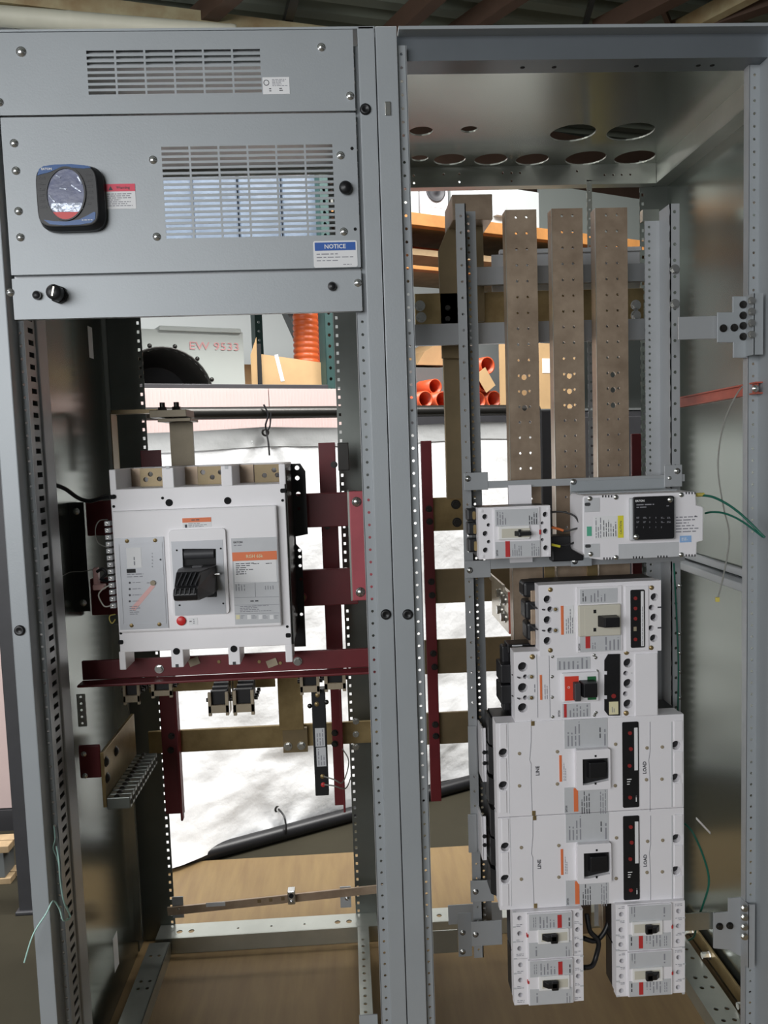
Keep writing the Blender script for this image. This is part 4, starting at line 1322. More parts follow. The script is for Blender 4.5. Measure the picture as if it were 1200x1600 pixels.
MB().strip(XB - 0.002, XC, rh, zb, zt, XZ(YU + 0.06), 0.0025, 0.0032).build('rear_flange', 'grey_paint_rail', up)
xd, _ = at(1008, 440, YU + 0.06); xe, _ = at(1047, 440, YU); xf, _ = at(1062, 440, YU)
zt2 = at(1055, 318, YU)[1]
m = MB()
m.strip(xe, xf, fh, zb, zt2, XZ(YU), 0.0025, 0.0038)
m.box(xe, xe + 0.0025, YU, YU + 0.06, zb, zt2)
up2 = m.build('upright', 'grey_paint_rail', ch)
MB().strip(xd, xd + 0.02, rh, zb, zt2 - 0.02, XZ(YU + 0.06), 0.0025, 0.0032).box(xd + 0.02, xe + 0.002, YU + 0.06, YU + 0.0625, zb, zt2 - 0.02).build('rear_flange', 'grey_paint_rail', up2)
for px, py in ((1054, 421), (1054, 475)):
    q = P(px, py, YU)
    bolt(q.x, YU, q.z, 0.008, up2)
for py in (915, 990, 1020, 1050, 1090):
    q = P(1062, py, YU)
    screw(q.x, YU, q.z, 0.004, up2)
# cross straps at the top breaker and its brackets
def chpart(name, x0, y0, x1, y1, Y, t=0.003, m_='grey_paint_rail', bolts=()):
    o_ = prect(name, x0, y0, x1, y1, Y, t, m_, ch, 0.0008)
    for px, py in bolts:
        q = P(px, py, Y)
        screw(q.x, Y, q.z, 0.0055, o_)
    return o_
YS = 0.145
chpart('strap_bracket', 725, 739, 763, 765, YS, bolts=((731, 748),))
z0_ = at(820, 761, YS)[1]; z1_ = at(820, 753, YS)[1]
MB().box(at(755, 757, YS)[0], xf, YS + 0.001, YS + 0.012, z0_, z1_ + 0.004).build('cross_strap', 'grey_paint_rail', ch)
MB().box(at(891, 757, YS)[0], at(1040, 757, YS)[0], YS - 0.06, YS, at(940, 768, YS)[1], at(940, 766, YS)[1]).build('tray_plate', 'grey_paint', ch)
chpart('tray_plate', 891, 752, 1040, 770, YS - 0.0005, m_='grey_paint', bolts=((896, 753), (1046, 747)))
chpart('strap_bracket', 1038, 727, 1066, 760, YS - 0.003, bolts=((1058, 736),))
chpart('strap_bracket', 727, 877, 767, 902, YS, bolts=((734, 891),))
MB().box(at(760, 880, YS)[0], xf, YS + 0.001, YS + 0.012, at(820, 887, YS)[1], at(820, 872, YS)[1]).build('cross_strap', 'grey_paint_rail', ch)
chpart('tray_plate', 892, 862, 925, 884, YS - 0.02, m_='grey_paint', bolts=((898, 877),))
# brackets beside the large breakers and at the foot
for y0_, y1_ in ((1137, 1220), (1275, 1342)):
    r = rect(745, y0_, 760, y1_, 0.12)
    b0 = MB().box(r[0] + 0.012, r[1], 0.115, 0.118, r[2], r[3]).box(r[0] + 0.010, r[0] + 0.013, 0.115, YU, r[2], r[3]).build('breaker_bracket', 'white_plastic', ch)
    for f_ in (0.35, 0.55):
        bolt(r[1] - 0.004, 0.115, r[2] + (r[3] - r[2]) * f_, 0.0035, b0, 'black_plastic')
    chpart('upright_plate', 731, y0_ - 2, 746, y1_ - 10, YU - 0.004)
chpart('foot_bracket', 735, 1377, 772, 1408, 0.15, bolts=((743, 1393),))
chpart('foot_bracket', 736, 1441, 785, 1476, 0.15, bolts=((743, 1460),))
chpart('foot_plate', 715, 1427, 738, 1494, 0.19, 0.003, 'grey_paint_rail', ((723, 1457), (723, 1487)))
chpart('foot_arm', 676, 1455, 716, 1488, 0.30, 0.003, 'galvanized')
chpart('foot_arm', 700, 1415, 785, 1440, 0.45, 0.003, 'grey_paint_rail')
chpart('foot_arm', 1065, 1428, 1118, 1452, 0.085, 0.003, 'galvanized')
# upper cross beams behind the bars
zc0, zc1 = at(800, 536, 0.33)[1], at(800, 503, 0.33)[1]
MB().box(0.80, xf, 0.33, 0.345, zc0, zc1).build('cross_beam', 'grey_paint_rail', ch)
chpart('beam_end', 1060, 495, 1124, 529, 0.062, 0.004)
MB().box(at(744, 440, 0.36)[0], at(1010, 430, 0.36)[0], 0.36, 0.375, at(800, 444, 0.36)[1], at(800, 416, 0.36)[1]).build('cross_beam', 'grey_paint_rail', ch)
# ---- three tall perforated bus bars
YBAR = 0.205
for k, (a_, b_, ye) in enumerate((((789.5, 328), (838, 328), 0), ((861.6, 326), (910, 326), 0), ((930, 325), (980, 325), 0))):
    x0_, z1_ = at(*a_, YBAR); x1_, _ = at(*b_, YBAR)
    z0_ = 0.30
    wd = x1_ - x0_
    hol = []
    for i in range(22):
        zz = z1_ - 0.016 - 0.0349 * i
        for f_ in (0.34, 0.68):
            hol.append(ring(x0_ + wd * f_, zz, 0.0032, 8))
    big_h = [ring(x0_ + wd * 0.51, at(820, py, YBAR)[1], 0.0065, 10) for py in (589.5, 613.5, 637.5)]
    zs = [h[0][1] for h in big_h]
    bo = MB().plate([(x0_, z0_), (x1_, z0_), (x1_, z1_), (x0_, z1_)], hol + big_h, XZ(YBAR), 0.006).box(x0_, x0_ + 0.006, YBAR + 0.006, YBAR + 0.035, z0_, z1_).box(x1_ - 0.006, x1_, YBAR + 0.006, YBAR + 0.035, z0_, z1_).build('bus_bar', 'copper_plated', ch)
    bo['label'] = ('left', 'middle', 'right')[k] + ' of three tall perforated brown bus bars'
    MB().box(x0_ - 0.0006, x0_ + 0.0006, YBAR - 0.0004, YBAR + 0.004, z0_, z1_).build('bright_edge', 'bus_edge', bo)

# ================================================================== REAR BUS of the right section
o_ = bus('busbar', 'dull brass bar with round bolts behind the tall bus bars', 648, 459, 1006, 503, 0.44, 0.010, 'brass', ((656, 478), (658, 496), (993, 477), (993, 493)), br=0.010)
r = rect(768, 398, 1000, 456, 0.47)
pn = MB().box(r[0], r[1], 0.47, 0.475, r[2], r[3]).box(r[0] + 0.02, r[1], 0.46, 0.478, r[3], r[3] + 0.010).build('barrier_sheet', 'label_grey')
tag(pn, 'pale grey barrier sheet behind the tops of the tall bus bars', 'sheet')
o_ = thing('busbar_riser', 'tall dark brass riser with a bent top left of the tall bus bars', 'busbar', P(715, 778, 0.46))
r = rect(692, 545, 746, 778, 0.46)
MB().box(r[0], r[1], 0.46, 0.472, r[2], r[3]).build('lower_bar', 'brass_dull', o_, 0.001)
pts = [P(a_, b_, 0.44) for a_, b_ in ((691, 560), (685, 392), (706, 340), (730, 335), (730, 560))]
MB().plate([(p.x, p.z) for p in pts], [], XZ(0.44), 0.012).build('upper_bar', 'brass_dull', o_, 0.001)
r = rect(706, 304, 770, 343, 0.36)
MB().box(r[0], r[1], 0.36, 0.50, r[2], r[3]).build('top_block', 'copper_plated', o_, 0.002)
r = rect(742, 344, 758, 502, 0.42)
MB().box(r[0], r[1], 0.42, 0.432, r[2], r[3]).build('side_bar', 'brass_dull', o_, 0.001)
for py in (481, 498, 510, 527):
    q = P(699.5, py, 0.44)
    bolt(q.x, 0.44, q.z, 0.005, o_, 'dark_steel')

upright('red_upright', 'long dark red upright just right of the middle posts', 657, 689, 690, 1252, 0.60, False, ((670, 795), (671, 815), (674, 909), (675, 930), (677, 1021), (679, 1042), (680, 1132), (681, 1150)))
upright('red_upright', 'dark red upright behind the right end of the tall bus bars', 987, 678, 1004, 960, 0.52, False)
for i, (y0_, y1_, xe_, bl, lab) in enumerate(((777, 829, 737, ((712, 788), (714, 816)), 'uppermost'), (889, 942, 800, (), 'second'), (999, 1052, 800, (), 'third'), (1113, 1162, 800, (), 'lowest'))):
    r0 = at(680, (y0_ + y1_) / 2, 0.615)
    z0_, z1_ = at(705, y1_, 0.615)[1], at(705, y0_, 0.615)[1]
    x1_ = at(xe_, y0_, 0.615)[0]
    o_ = thing('busbar', '%s of four stacked short brass bars beside the long red upright' % lab, 'busbar', (r0[0], 0.615, z0_), 'stacked rear bus bars')
    MB().box(r0[0] - 0.03, x1_, 0.615, 0.625, z0_, z1_).build('bar', ('brass', 'brass_dull', 'brass_dull', 'brass_dull')[i], o_, 0.001)
    for px, py in bl:
        q = P(px, py, 0.615)
        bolt(q.x, 0.615, q.z, 0.010, o_, 'dark_steel')
# connector plate seen from its side, with bolts, left of the third breaker
o_ = thing('connector_plate', 'bolted brass connector plate left of the cream-handled breaker', 'busbar', P(796, 985, 0.3))
X0 = at(794, 950, 0.30)[0]
za_, zb_ = at(794, 925, 0.30)[1], at(794, 990, 0.30)[1]
MB().box(X0, X0 + 0.008, 0.30, 0.52, zb_, za_).build('plate', 'bus_edge', o_, 0.001)
MB().box(X0 - 0.006, X0 - 0.001, 0.33, 0.52, za_ - 0.004, za_ + 0.012).build('upper_strap', 'bus_edge', o_)
lbox('red_edge', (X0, X0 + 0.009, zb_, za_), 0.294, 0.30, 'orange_glastic', o_)
for y_, f_ in ((0.34, 0.25), (0.39, 0.18), (0.34, 0.68), (0.39, 0.6)):
    bolt(X0, y_, za_ + (zb_ - za_) * f_, 0.011, o_, 'zinc', d=(-1, 0, 0))
# brass tabs seen in the gap under the top breaker
for i, (a_, b_) in enumerate(((851, 867), (918, 934))):
    r = rect(a_, 884, b_, 912, 0.19)
    tag(MB().box(r[0], r[1], 0.19, 0.197, r[2] - 0.03, r[3] + 0.02).build('connector_tab', 'brass'), 'small brass tab under the top breaker, %s' % ('near the white strip' if i == 0 else 'near the surge unit'), 'busbar', 'small brass connector tabs')
# perforated galvanized post and dark cover behind the middle bar
r = rect(918, 532, 931, 750, 0.62)
pp = MB().strip(r[0], r[1], [r[2] + 0.02 + 0.0254 * i for i in range(20)], 0.05, r[3], XZ(0.62), 0.002, 0.004).build('perforated_strut', 'grey_paint_rail')
tag(pp, 'narrow perforated grey strut seen between the middle and right bars', 'strut')
r = rect(847, 640, 868, 752, 0.5)
tag(MB().box(r[0], r[1], 0.52, 0.6, r[2] - 0.4, r[3]).build('dark_cover', 'dark_grey_plastic', bevel=0.004), 'dark upright cover between the left and middle bars', 'cover')
r = rect(917, 300, 926, 390, 0.70)
pp = MB().strip(r[0], r[1], [r[2] + 0.01 + 0.0254 * i for i in range(8)], r[2], 2.211, XZ(0.70), 0.002, 0.003).build('perforated_strut', 'galvanized')
tag(pp, 'short perforated galvanized strut hanging from the back top rail', 'strut')
r = rect(1004, 296, 1030, 345, 0.55)
m = MB().box(r[0], r[1], 0.55, 0.57, r[2], r[2] + 0.03)
tag(m.build('corner_clip', 'galvanized'), 'small metal clip at the top of the right upright', 'bracket')

# ================================================================== MOULDED-CASE BREAKERS
def mm(K_, rpx, grow=1.0):           # radius read from the enlarged view, in metres
    return rpx / K_.k * (K_.Y - CAM.y) / FPX

class Breaker:
    def __init__(s, lab, K_, bx, depth, holes, group=None, bevel=0.0025, cat='circuit breaker', name='circuit_breaker', rear='black_plastic', skin='white_plastic', split=0.45, hole_depth=0.016):
        s.K, s.Y = K_, K_.Y
        x0_, x1_, z0_, z1_ = K_.r(*bx)
        s.x0, s.x1, s.z0, s.z1 = x0_, x1_, z0_, z1_
        s.t = thing(name, lab, cat, ((x0_ + x1_) / 2, s.Y, z0_), group)
        hs = [ring(*K_.p(hx, hy), mm(K_, hr) * 1.18, 14) for hx, hy, hr in holes]
        th = hole_depth + 0.002
        s.cover = MB().plate([(x0_, z0_), (x1_, z0_), (x1_, z1_), (x0_, z1_)], [list(reversed(h)) for h in hs], XZ(s.Y), th).build('cover', skin, s.t, bevel)
        e = 0.0015
        MB().box(x0_ + e, x1_ - e, s.Y + th + 0.0005, s.Y + depth * split, z0_ + e, z1_ - e).build('case', skin, s.t, 0.001)
        MB().box(x0_ + e, x1_ - e, s.Y + depth * split, s.Y + depth, z0_ + e, z1_ - e).build('base', rear, s.t, 0.001)
        for hx, hy, hr in holes:
            a, b_ = K_.p(hx, hy)
            MB().cyl((a, s.Y + hole_depth - 0.002, b_), (a, s.Y + hole_depth + 0.0015, b_), mm(K_, hr) * 1.16, 12).build('hole_shade', 'black_plastic', s.t)  # dark disc stands in for the shade at the bottom of the hole
    def box(s, name, r4, up, m_, bevel=0.0, parent=None, base=0.0):
        r = s.K.r(*r4)
        return lbox(name, r, s.Y - up, s.Y - base + 0.0005, m_, parent or s.cover, bevel)
    def pr(s, r4, lines, vertical=False, m_='print_grey', up=0.0015, seed=1, weight=0.35, fill=0.8):
        return fine_print(s.K.r(*r4), s.Y - up - 0.0003, lines, s.cover, m_, vertical, fill, seed, weight=weight)
    def screws(s, pts, r_=0.0035, m_='brass', up=0.0):
        for a_, b_ in pts:
            x, z = s.K.p(a_, b_)
            screw(x, s.Y - up, z, r_, s.cover, m_)
    def text(s, t, x, y, h, vertical=False, m_='print_dark', up=0.0015, width=None, bold=0.01):
        a, b_ = s.K.p(x, y)
        return text('lettering', t, a, b_, s.Y - up - 0.0004, h, m_, s.cover, vertical, bold, width)
    def oval(s, r4, m_='dark_hole'):
        r = s.K.r(*r4)
        return MB().plate(rrect(*r, min(r[1] - r[0], r[3] - r[2]) * 0.48, 4), [], XZ(s.Y - 0.0006), 0.001).build('link_slot', m_, s.cover)
    def toggle(s, r4, up0, m_='black_plastic', reach=0.022, lean=0.006):
        r = s.K.r(*r4)
        m = MB()
        y0 = s.Y - up0
        x0_, x1_, z0_, z1_ = r
        m.hexa([(x0_ + lean, y0 - reach, z0_ + 0.002), (x1_, y0 - reach, z0_ + 0.002), (x1_, y0 + 0.002, z0_), (x0_, y0 + 0.002, z0_)],
               [(x0_ + lean, y0 - reach, z1_ - 0.002), (x1_, y0 - reach, z1_ - 0.002), (x1_, y0 + 0.002, z1_), (x0_, y0 + 0.002, z1_)])
        return m.build('toggle', m_, s.t, 0.0015)

# --- top small breaker
K_ = Crop(720, 740, 6.0, 0.050)
b = Breaker('small white breaker with red label beside the surge unit, at column top', K_, (160, 322, 845, 778), 0.085,
            [(227, 405, 22), (230, 563, 22), (233, 718, 22), (793, 383, 22), (795, 540, 22), (798, 697, 22), (260, 482, 15), (262, 639, 15), (765, 463, 13), (765, 620, 13)], 'small frame breakers')
b.box('centre_face', (300, 326, 745, 778), 0.004, 'white_plastic', 0.0015)
b.box('rating_label', (318, 338, 722, 478), 0.005, 'label_grey')
b.pr((325, 345, 425, 475), 4, True, up=0.0055, seed=101)
b.pr((625, 350, 715, 470), 4, True, up=0.0055, seed=102, m_='print_dark')
b.box('lower_label', (318, 640, 738, 772), 0.005, 'label_grey')
b.box('red_label', (412, 632, 458, 778), 0.0056, 'red_sticker')
b.text('EATON', 335, 740, 0.004, True, up=0.0056, width=0.012, bold=0.02)
b.pr((470, 655, 570, 765), 5, True, up=0.0055, seed=103)
b.pr((650, 650, 735, 765), 4, True, up=0.0055, seed=104)
hf = b.box('toggle_frame', (345, 492, 640, 608), 0.009, 'white_plastic_warm', 0.0015)
b.box('toggle_well', (375, 515, 640, 590), 0.0095, 'cream_plastic')
b.toggle((488, 532, 640, 578), 0.009, 'black_plastic', 0.014, 0.008)
b.box('toggle_stem', (528, 518, 552, 586), 0.014, 'black_plastic', base=0.009)
b.box('red_tab', (730, 525, 747, 568), 0.0045, 'red_sticker')
b.screws(((193, 350), (823, 330), (205, 775), (828, 752)), 0.003, 'white_plastic')
for i, (y0_, y1_) in enumerate(((330, 440), (455, 575), (610, 735))):
    r = Crop(720, 740, 6.0, 0.09).r(52 + i * 7, y0_, 158, y1_)
    MB().box(r[0], r[1] + 0.004, 0.085, 0.115, r[2], r[3]).build('line_stub', 'black_plastic', b.t, 0.004)
    r = Crop(720, 740, 6.0, 0.083).r(108 + i * 8, y0_ + 25, 140 + i * 6, y1_ - 10)
    MB().plate(rrect(*r, (r[1] - r[0]) * 0.48, 4), [], XZ(0.082), 0.003).build('copper_end', 'brass', b.t)
w1 = K_.r(527, 130, 765, 885)
tag(MB().box(*w1[:2], 0.137, 0.142, w1[2], w1[3]).build('insulating_strip', 'white_plastic'), 'white insulating strip behind the small top breaker', 'strip')
wire('black_wire', 'black wire arching from the top breaker to the surge unit', [P(862, 800, 0.09), P(880, 800, 0.08), P(897, 806, 0.07), P(906, 818, 0.06), P(914, 823, 0.05)], 0.002, 'black_plastic')
wire('black_wire', 'black wire with an orange sleeve from the top breaker', [P(862, 822, 0.08), P(880, 830, 0.08), P(900, 826, 0.07), P(914, 822, 0.06)], 0.002, 'black_plastic')
tag(MB().tube([P(862, 824, 0.079), P(871, 826, 0.079), P(880, 829, 0.079)], 0.0028, 8).build('orange_sleeve', 'orange_wire'), 'short orange sleeve on a wire right of the top breaker', 'sleeve')
tag(MB().tube([P(862, 851, 0.08), P(875, 854, 0.08)], 0.0028, 8).build('yellow_sleeve', 'yellow_sticker'), 'short yellow sleeve on a wire right of the top breaker', 'sleeve')
wire('black_wire', 'black wire with a yellow sleeve at the lower right of the top breaker', [P(870, 853, 0.085), P(885, 852, 0.09), P(905, 845, 0.1), P(915, 846, 0.1)], 0.002, 'black_plastic')
r = rect(862, 838, 912, 876, 0.12)
tag(MB().box(r[0], r[1], 0.12, 0.16, r[2], r[3]).build('load_block', 'black_plastic', bevel=0.003), 'black load-side block between top breaker and surge unit', 'block')

# --- surge unit
YSP = 0.03
KS = Crop(890, 740, 5.217, YSP)
op = [KS.p(a_, b_) for a_, b_ in ((105, 205), (118, 180), (1020, 148), (1030, 160), (1036, 258), (1085, 268), (1094, 285), (1090, 545), (1040, 558), (1038, 662), (1025, 672), (262, 705), (165, 690), (118, 660), (108, 640))]
sx = [p[0] for p in op]; sz = [p[1] for p in op]
su = thing('surge_protector', 'pale grey surge protection unit with a square black display', 'surge unit', ((min(sx) + max(sx)) / 2, YSP, min(sz)))
n = len(op)
MB().plate(op, [], XZ(YSP), 0.095).build('case', 'white_plastic', su, 0.004)
bz = KS.r(478, 198, 850, 530)
MB().box(bz[0], bz[1], YSP - 0.010, YSP, bz[2], bz[3]).build('display_boss', 'label_grey', su, 0.003)
bzz = KS.r(522, 192, 850, 528, YSP - 0.016)
MB().plate(rrect(*bzz, 0.004), [], XZ(YSP - 0.018), 0.009).build('display', 'black_plastic', su, 0.0005)
K6 = Crop(890, 740, 5.217, YSP - 0.0185)
x, z = K6.p(573, 222)
text('lettering', 'EATON', x, z, YSP - 0.0188, 0.0045, 'print_white', su, bold=0.03, width=0.0185)
fine_print(K6.r(545, 245, 700, 280), YSP - 0.0186, 2, su, 'print_grey', seed=120)
fine_print(K6.r(790, 255, 828, 270), YSP - 0.0186, 1, su, 'print_grey', seed=121)
for j, y in enumerate((360, 395, 437)):
    for i, x in enumerate((545, 600, 650, 700, 745, 795)):
        if j == 2 and i > 4: continue
        fine_print(K6.r(x, y - 8, x + (30 if i in (0, 1, 4, 5) and j < 2 else 8), y + 8), YSP - 0.0186, 2, su, 'print_grey', seed=122 + j * 7 + i)
for x, y in ((822, 213), (545, 515)):
    a, b_ = K6.p(x, y)
    screw(a, YSP - 0.018, b_, 0.0045, su)
YL = YSP - 0.0006
s_ = lbox('info_label', KS.r(200, 350, 388, 528), YL, YSP, 'paper', su)
fine_print(KS.r(205, 358, 262, 522), YL - 0.0003, 3, s_, 'print_grey', True, seed=140)
fine_print(KS.r(268, 365, 385, 510), YL - 0.0003, 6, s_, 'print_dark', True, seed=141, weight=0.3)
s_ = lbox('caution_label', KS.r(392, 343, 440, 522), YL, YSP, 'yellow_sticker', su)
a, b_ = KS.p(416, 440)
text('lettering', 'CAUTION', a, b_, YL - 0.0004, 0.0045, 'print_dark', s_, True, 0.01)
lbox('teal_sticker', KS.r(140, 432, 180, 508), YL, YSP, 'teal_sticker', su)
lbox('blue_sticker', KS.r(898, 508, 992, 558), YL, YSP, 'light_blue_sticker', su)
fine_print(KS.r(912, 520, 980, 546), YL - 0.0003, 2, su, 'print_white', seed=142)
fine_print(KS.r(865, 345, 1050, 480), YL, 6, su, 'print_grey', seed=143)
fine_print(KS.r(1018, 338, 1050, 352), YL, 1, su, 'print_dark', seed=144)
lbox('grey_band', KS.r(398, 575, 890, 675), YL, YSP, 'label_grey', su)
for r4 in ((118, 200, 245, 310), (118, 575, 245, 680)):
    r = KS.r(*r4)
    lbox('mount_pocket', r, YSP - 0.0012, YSP, 'label_grey', su, 0.001)
for x, y in ((145, 250), (148, 590)):
    a, b_ = KS.p(x, y)
    MB().plate(rrect(a - 0.006, a + 0.006, b_ - 0.0035, b_ + 0.0035, 0.003), [], XZ(YSP - 0.0018), 0.001).build('mount_slot', 'dark_grey_plastic', su)
for x, y in ((163, 203), (170, 655), (375, 192), (908, 172), (376, 683), (908, 660)):
    a, b_ = KS.p(x, y)
    screw(a, YSP - 0.0012, b_, 0.004, su, 'zinc')
for x0_, n_, yy in ((275, 4, 693), (515, 4, 684), (715, 4, 678), (945, 4, 668), (265, 4, 186), (945, 4, 160)):
    for i in range(n_):
        r = KS.r(x0_ + i * 24, yy - 10, x0_ + i * 24 + 10, yy + 8)
        lbox('vent_slot', r, YSP - 0.0006, YSP + 0.0004, 'dark_grey_plastic', su)
q = P(1094, 773, 0.06)
MB().cyl((q.x - 0.008, q.y, q.z), (q.x + 0.008, q.y, q.z), 0.0042, 12).build('gland', 'yellow_wire', su)
wire('green_wire', 'upper green ground wire running right from the surge unit', [P(1097, 774, 0.06), P(1115, 777, 0.04), P(1140, 790, 0.01), P(1165, 810, -0.02), P(1195, 840, -0.05)], 0.0026, 'green_wire')
wire('green_wire', 'lower green ground wire curving right from the surge unit', [P(1102, 802, 0.07), P(1115, 800, 0.05), P(1135, 803, 0.02), P(1160, 815, -0.01), P(1192, 839, -0.05)], 0.0022, 'green_wire')
wire('green_wire', 'long green wire running down behind the breakers right edge', [P(1053, 880, 0.14), P(1057, 960, 0.15), P(1060, 1040, 0.15), P(1059, 1120, 0.16)], 0.002, 'green_wire')
wire('green_wire', 'green wire bowing from the lower large breaker to the floor rail', [P(1070, 1287, 0.12), P(1082, 1300, 0.10), P(1096, 1330, 0.09), P(1106, 1362, 0.09), P(1107, 1385, 0.09), P(1098, 1415, 0.10), P(1089, 1440, 0.12), P(1085, 1462, 0.16), P(1076, 1469, 0.18)], 0.0024, 'green_wire')

# --- third: breaker with a cream toggle frame
K_ = Crop(760, 880, 3.75, 0.040)
b = Breaker('white breaker with a cream toggle frame and black trip strip', K_, (305, 130, 1025, 512), 0.10,
            [(358, 212, 20), (358, 333, 20), (358, 455, 20), (985, 198, 20), (983, 318, 20), (981, 440, 20), (968, 260, 15), (966, 380, 15), (374, 270, 15), (374, 393, 15)], 'medium frame breakers')
for y in (270, 393):
    b.oval((388, y - 15, 424, y + 17), 'label_grey')
    a, b2 = K_.p(404, y)
    screw(a, b.Y - 0.0006, b2, 0.003, b.cover, 'brass')
    MB().tube([P(760 + 250 / 3.75, 880 + (y - 40) / 3.75, 0.09), P(760 + 285 / 3.75, 880 + (y - 10) / 3.75, 0.06), P(760 + 340 / 3.75, 880 + (y + 3) / 3.75, 0.036)], 0.0018, 6).build('pull_cord', 'dark_grey_plastic', b.t)
b.screws(((374, 155), (374, 510), (967, 143), (965, 495)), 0.004, 'brass')
b.box('orange_strip', (435, 250, 453, 418), 0.0012, 'orange_sticker')
b.box('white_label', (455, 250, 512, 418), 0.0010, 'paper')
b.pr((460, 262, 510, 410), 4, True, up=0.0012, seed=150)
b.box('centre_face', (525, 140, 795, 511), 0.003, 'white_plastic', 0.001)
b.box('rating_label', (545, 152, 765, 228), 0.0038, 'label_grey')
b.pr((555, 158, 585, 222), 2, True, up=0.004, seed=151, m_='print_dark')
b.pr((600, 158, 700, 222), 5, True, up=0.004, seed=152)
b.box('lower_label', (545, 425, 785, 508), 0.0038, 'label_grey')
b.box('red_label', (577, 425, 605, 495), 0.0044, 'red_sticker')
b.text('EATON', 540, 488, 0.0045, True, up=0.0044, width=0.014, bold=0.02)
b.pr((685, 430, 780, 503), 4, True, up=0.004, seed=153)
b.pr((612, 430, 640, 500), 2, True, up=0.004, seed=154)
b.box('toggle_frame', (533, 245, 780, 415), 0.010, 'cream_plastic', 0.002)
b.box('toggle_well', (568, 258, 768, 402), 0.0106, 'cream_plastic')
for y in (277, 383):
    b.box('frame_window', (618, y - 10, 634, y + 10), 0.0112, 'dark_hole')
b.toggle((640, 300, 755, 362), 0.010, 'black_plastic', 0.020, 0.010)
tu = b.box('trip_face', (810, 135, 950, 509), 0.003, 'white_plastic', 0.001)
x0_, x1_, z0_, z1_ = K_.r(840, 155, 925, 490)
MB().plate(rrect(x0_, x1_, z0_, z1_, 0.003), [], XZ(b.Y - 0.0045), 0.002).build('trip_window', 'black_plastic', b.cover)
b.box('white_scale', (900, 162, 918, 482), 0.0050, 'paper')
b.pr((903, 165, 915, 478), 1, True, up=0.0052, seed=155)
for y in (203, 262, 322, 443):
    x, z = K_.p(868, y)
    MB().cyl((x, b.Y - 0.0045, z), (x, b.Y - 0.0062, z), mm(K_, 11), 12).build('dial', 'dial_red', b.cover)
b.box('rating_window', (858, 370, 875, 394), 0.0050, 'tan_insulator')
for y in (258, 378):
    b.box('link', (1003, y - 4, 1026, y + 4), 0.0008, 'print_dark')
for i, (y0_, y1_) in enumerate(((105, 190), (215, 320), (340, 440))):
    r = Crop(760, 880, 3.75, 0.10).r(205 + 10 * i, y0_, 305, y1_)
    MB().box(r[0], r[1], 0.08, 0.13, r[2], r[3]).build('line_lug', 'black_plastic', b.t, 0.006)
    r = Crop(760, 880, 3.75, 0.10).r(245, y0_ + 45, 275, y1_ + 25)
    MB().box(r[0], r[1], 0.078, 0.10, r[2], r[3]).build('copper_blade', 'copper_plated', b.t, 0.002)

# --- fourth: breaker with a red and green toggle window
K_ = Crop(760, 1000, 3.75, 0.0425)
b = Breaker('white breaker with a red and green toggle window', K_, (160, 72, 1005, 452), 0.10,
            [(213, 158, 25), (213, 280, 25), (213, 398, 25), (830, 135, 24), (830, 255, 24), (830, 375, 24), (817, 195, 13), (815, 315, 13), (228, 215, 12), (228, 338, 12)], 'medium frame breakers')
for y in (215, 338):
    b.oval((240, y - 13, 282, y + 13), 'label_grey')
    a, b2 = K_.p(264, y)
    screw(a, b.Y - 0.0006, b2, 0.003, b.cover, 'brass')
    MB().tube([P(760 + 150 / 3.75, 1000 + (y - 12) / 3.75, 0.06), P(760 + 195 / 3.75, 1000 + (y + 8) / 3.75, 0.036)], 0.0015, 6).build('pull_cord', 'dark_grey_plastic', b.t)
b.screws(((268, 98), (820, 72), (818, 428)), 0.0045, 'brass')
b.screws(((386, 97), (385, 215), (385, 335), (388, 450), (630, 88), (640, 103), (648, 182), (632, 440), (642, 425)), 0.0028, 'zinc')
for x in (298, 370):
    b.box('seam', (x - 1.5, 85, x + 1.5, 455), 0.0004, 'print_grey')
b.box('orange_strip', (312, 205, 327, 350), 0.0012, 'orange_sticker')
b.pr((335, 215, 362, 345), 2, True, up=0.0005, seed=160)
b.pr((275, 255, 290, 305), 1, True, up=0.0005, seed=161)
b.box('rating_label', (412, 105, 608, 168), 0.0010, 'label_grey')
b.pr((415, 108, 600, 165), 7, True, up=0.0012, seed=162, m_='print_grey')
b.box('lower_label', (445, 375, 608, 448), 0.0010, 'label_grey')
b.box('red_label', (453, 375, 470, 452), 0.0016, 'red_sticker')
b.text('EATON', 424, 430, 0.0045, True, up=0.0012, width=0.013, bold=0.02)
b.pr((480, 378, 600, 445), 6, True, up=0.0012, seed=163)
b.box('toggle_frame', (437, 190, 655, 352), 0.008, 'white_plastic', 0.003)
b.box('red_field', (452, 208, 535, 345), 0.0090, 'red_switch')
b.box('white_field', (537, 208, 585, 345), 0.0088, 'paper')
b.box('green_field', (585, 208, 637, 342), 0.0088, 'green_plastic')
b.toggle((535, 228, 625, 315), 0.009, 'black_plastic', 0.022, 0.004)
b.text('O', 475, 270, 0.005, up=0.0092, m_='print_white')
b.box('toggle_lip', (498, 236, 535, 338), 0.026, 'dark_grey_plastic', 0.002, base=0.009)
pts = [K_.p(a_, b_) for a_, b_ in ((780, 80), (780, 440), (712, 440), (690, 412), (690, 345), (706, 345), (706, 322), (690, 322), (690, 202), (706, 202), (706, 180), (690, 180), (690, 118), (712, 82))]
MB().plate(pts, [], XZ(b.Y - 0.0030), 0.0032).build('trip_unit', 'black_plastic', b.cover)
b.box('trip_label', (715, 360, 770, 432), 0.0036, 'paper_yellow')
b.pr((728, 372, 750, 420), 2, True, up=0.0038, seed=164)
x, z = K_.p(742, 325)
MB().cyl((x, b.Y - 0.003, z), (x, b.Y - 0.005, z), mm(K_, 14), 14).build('dial', 'dial_red', b.cover)
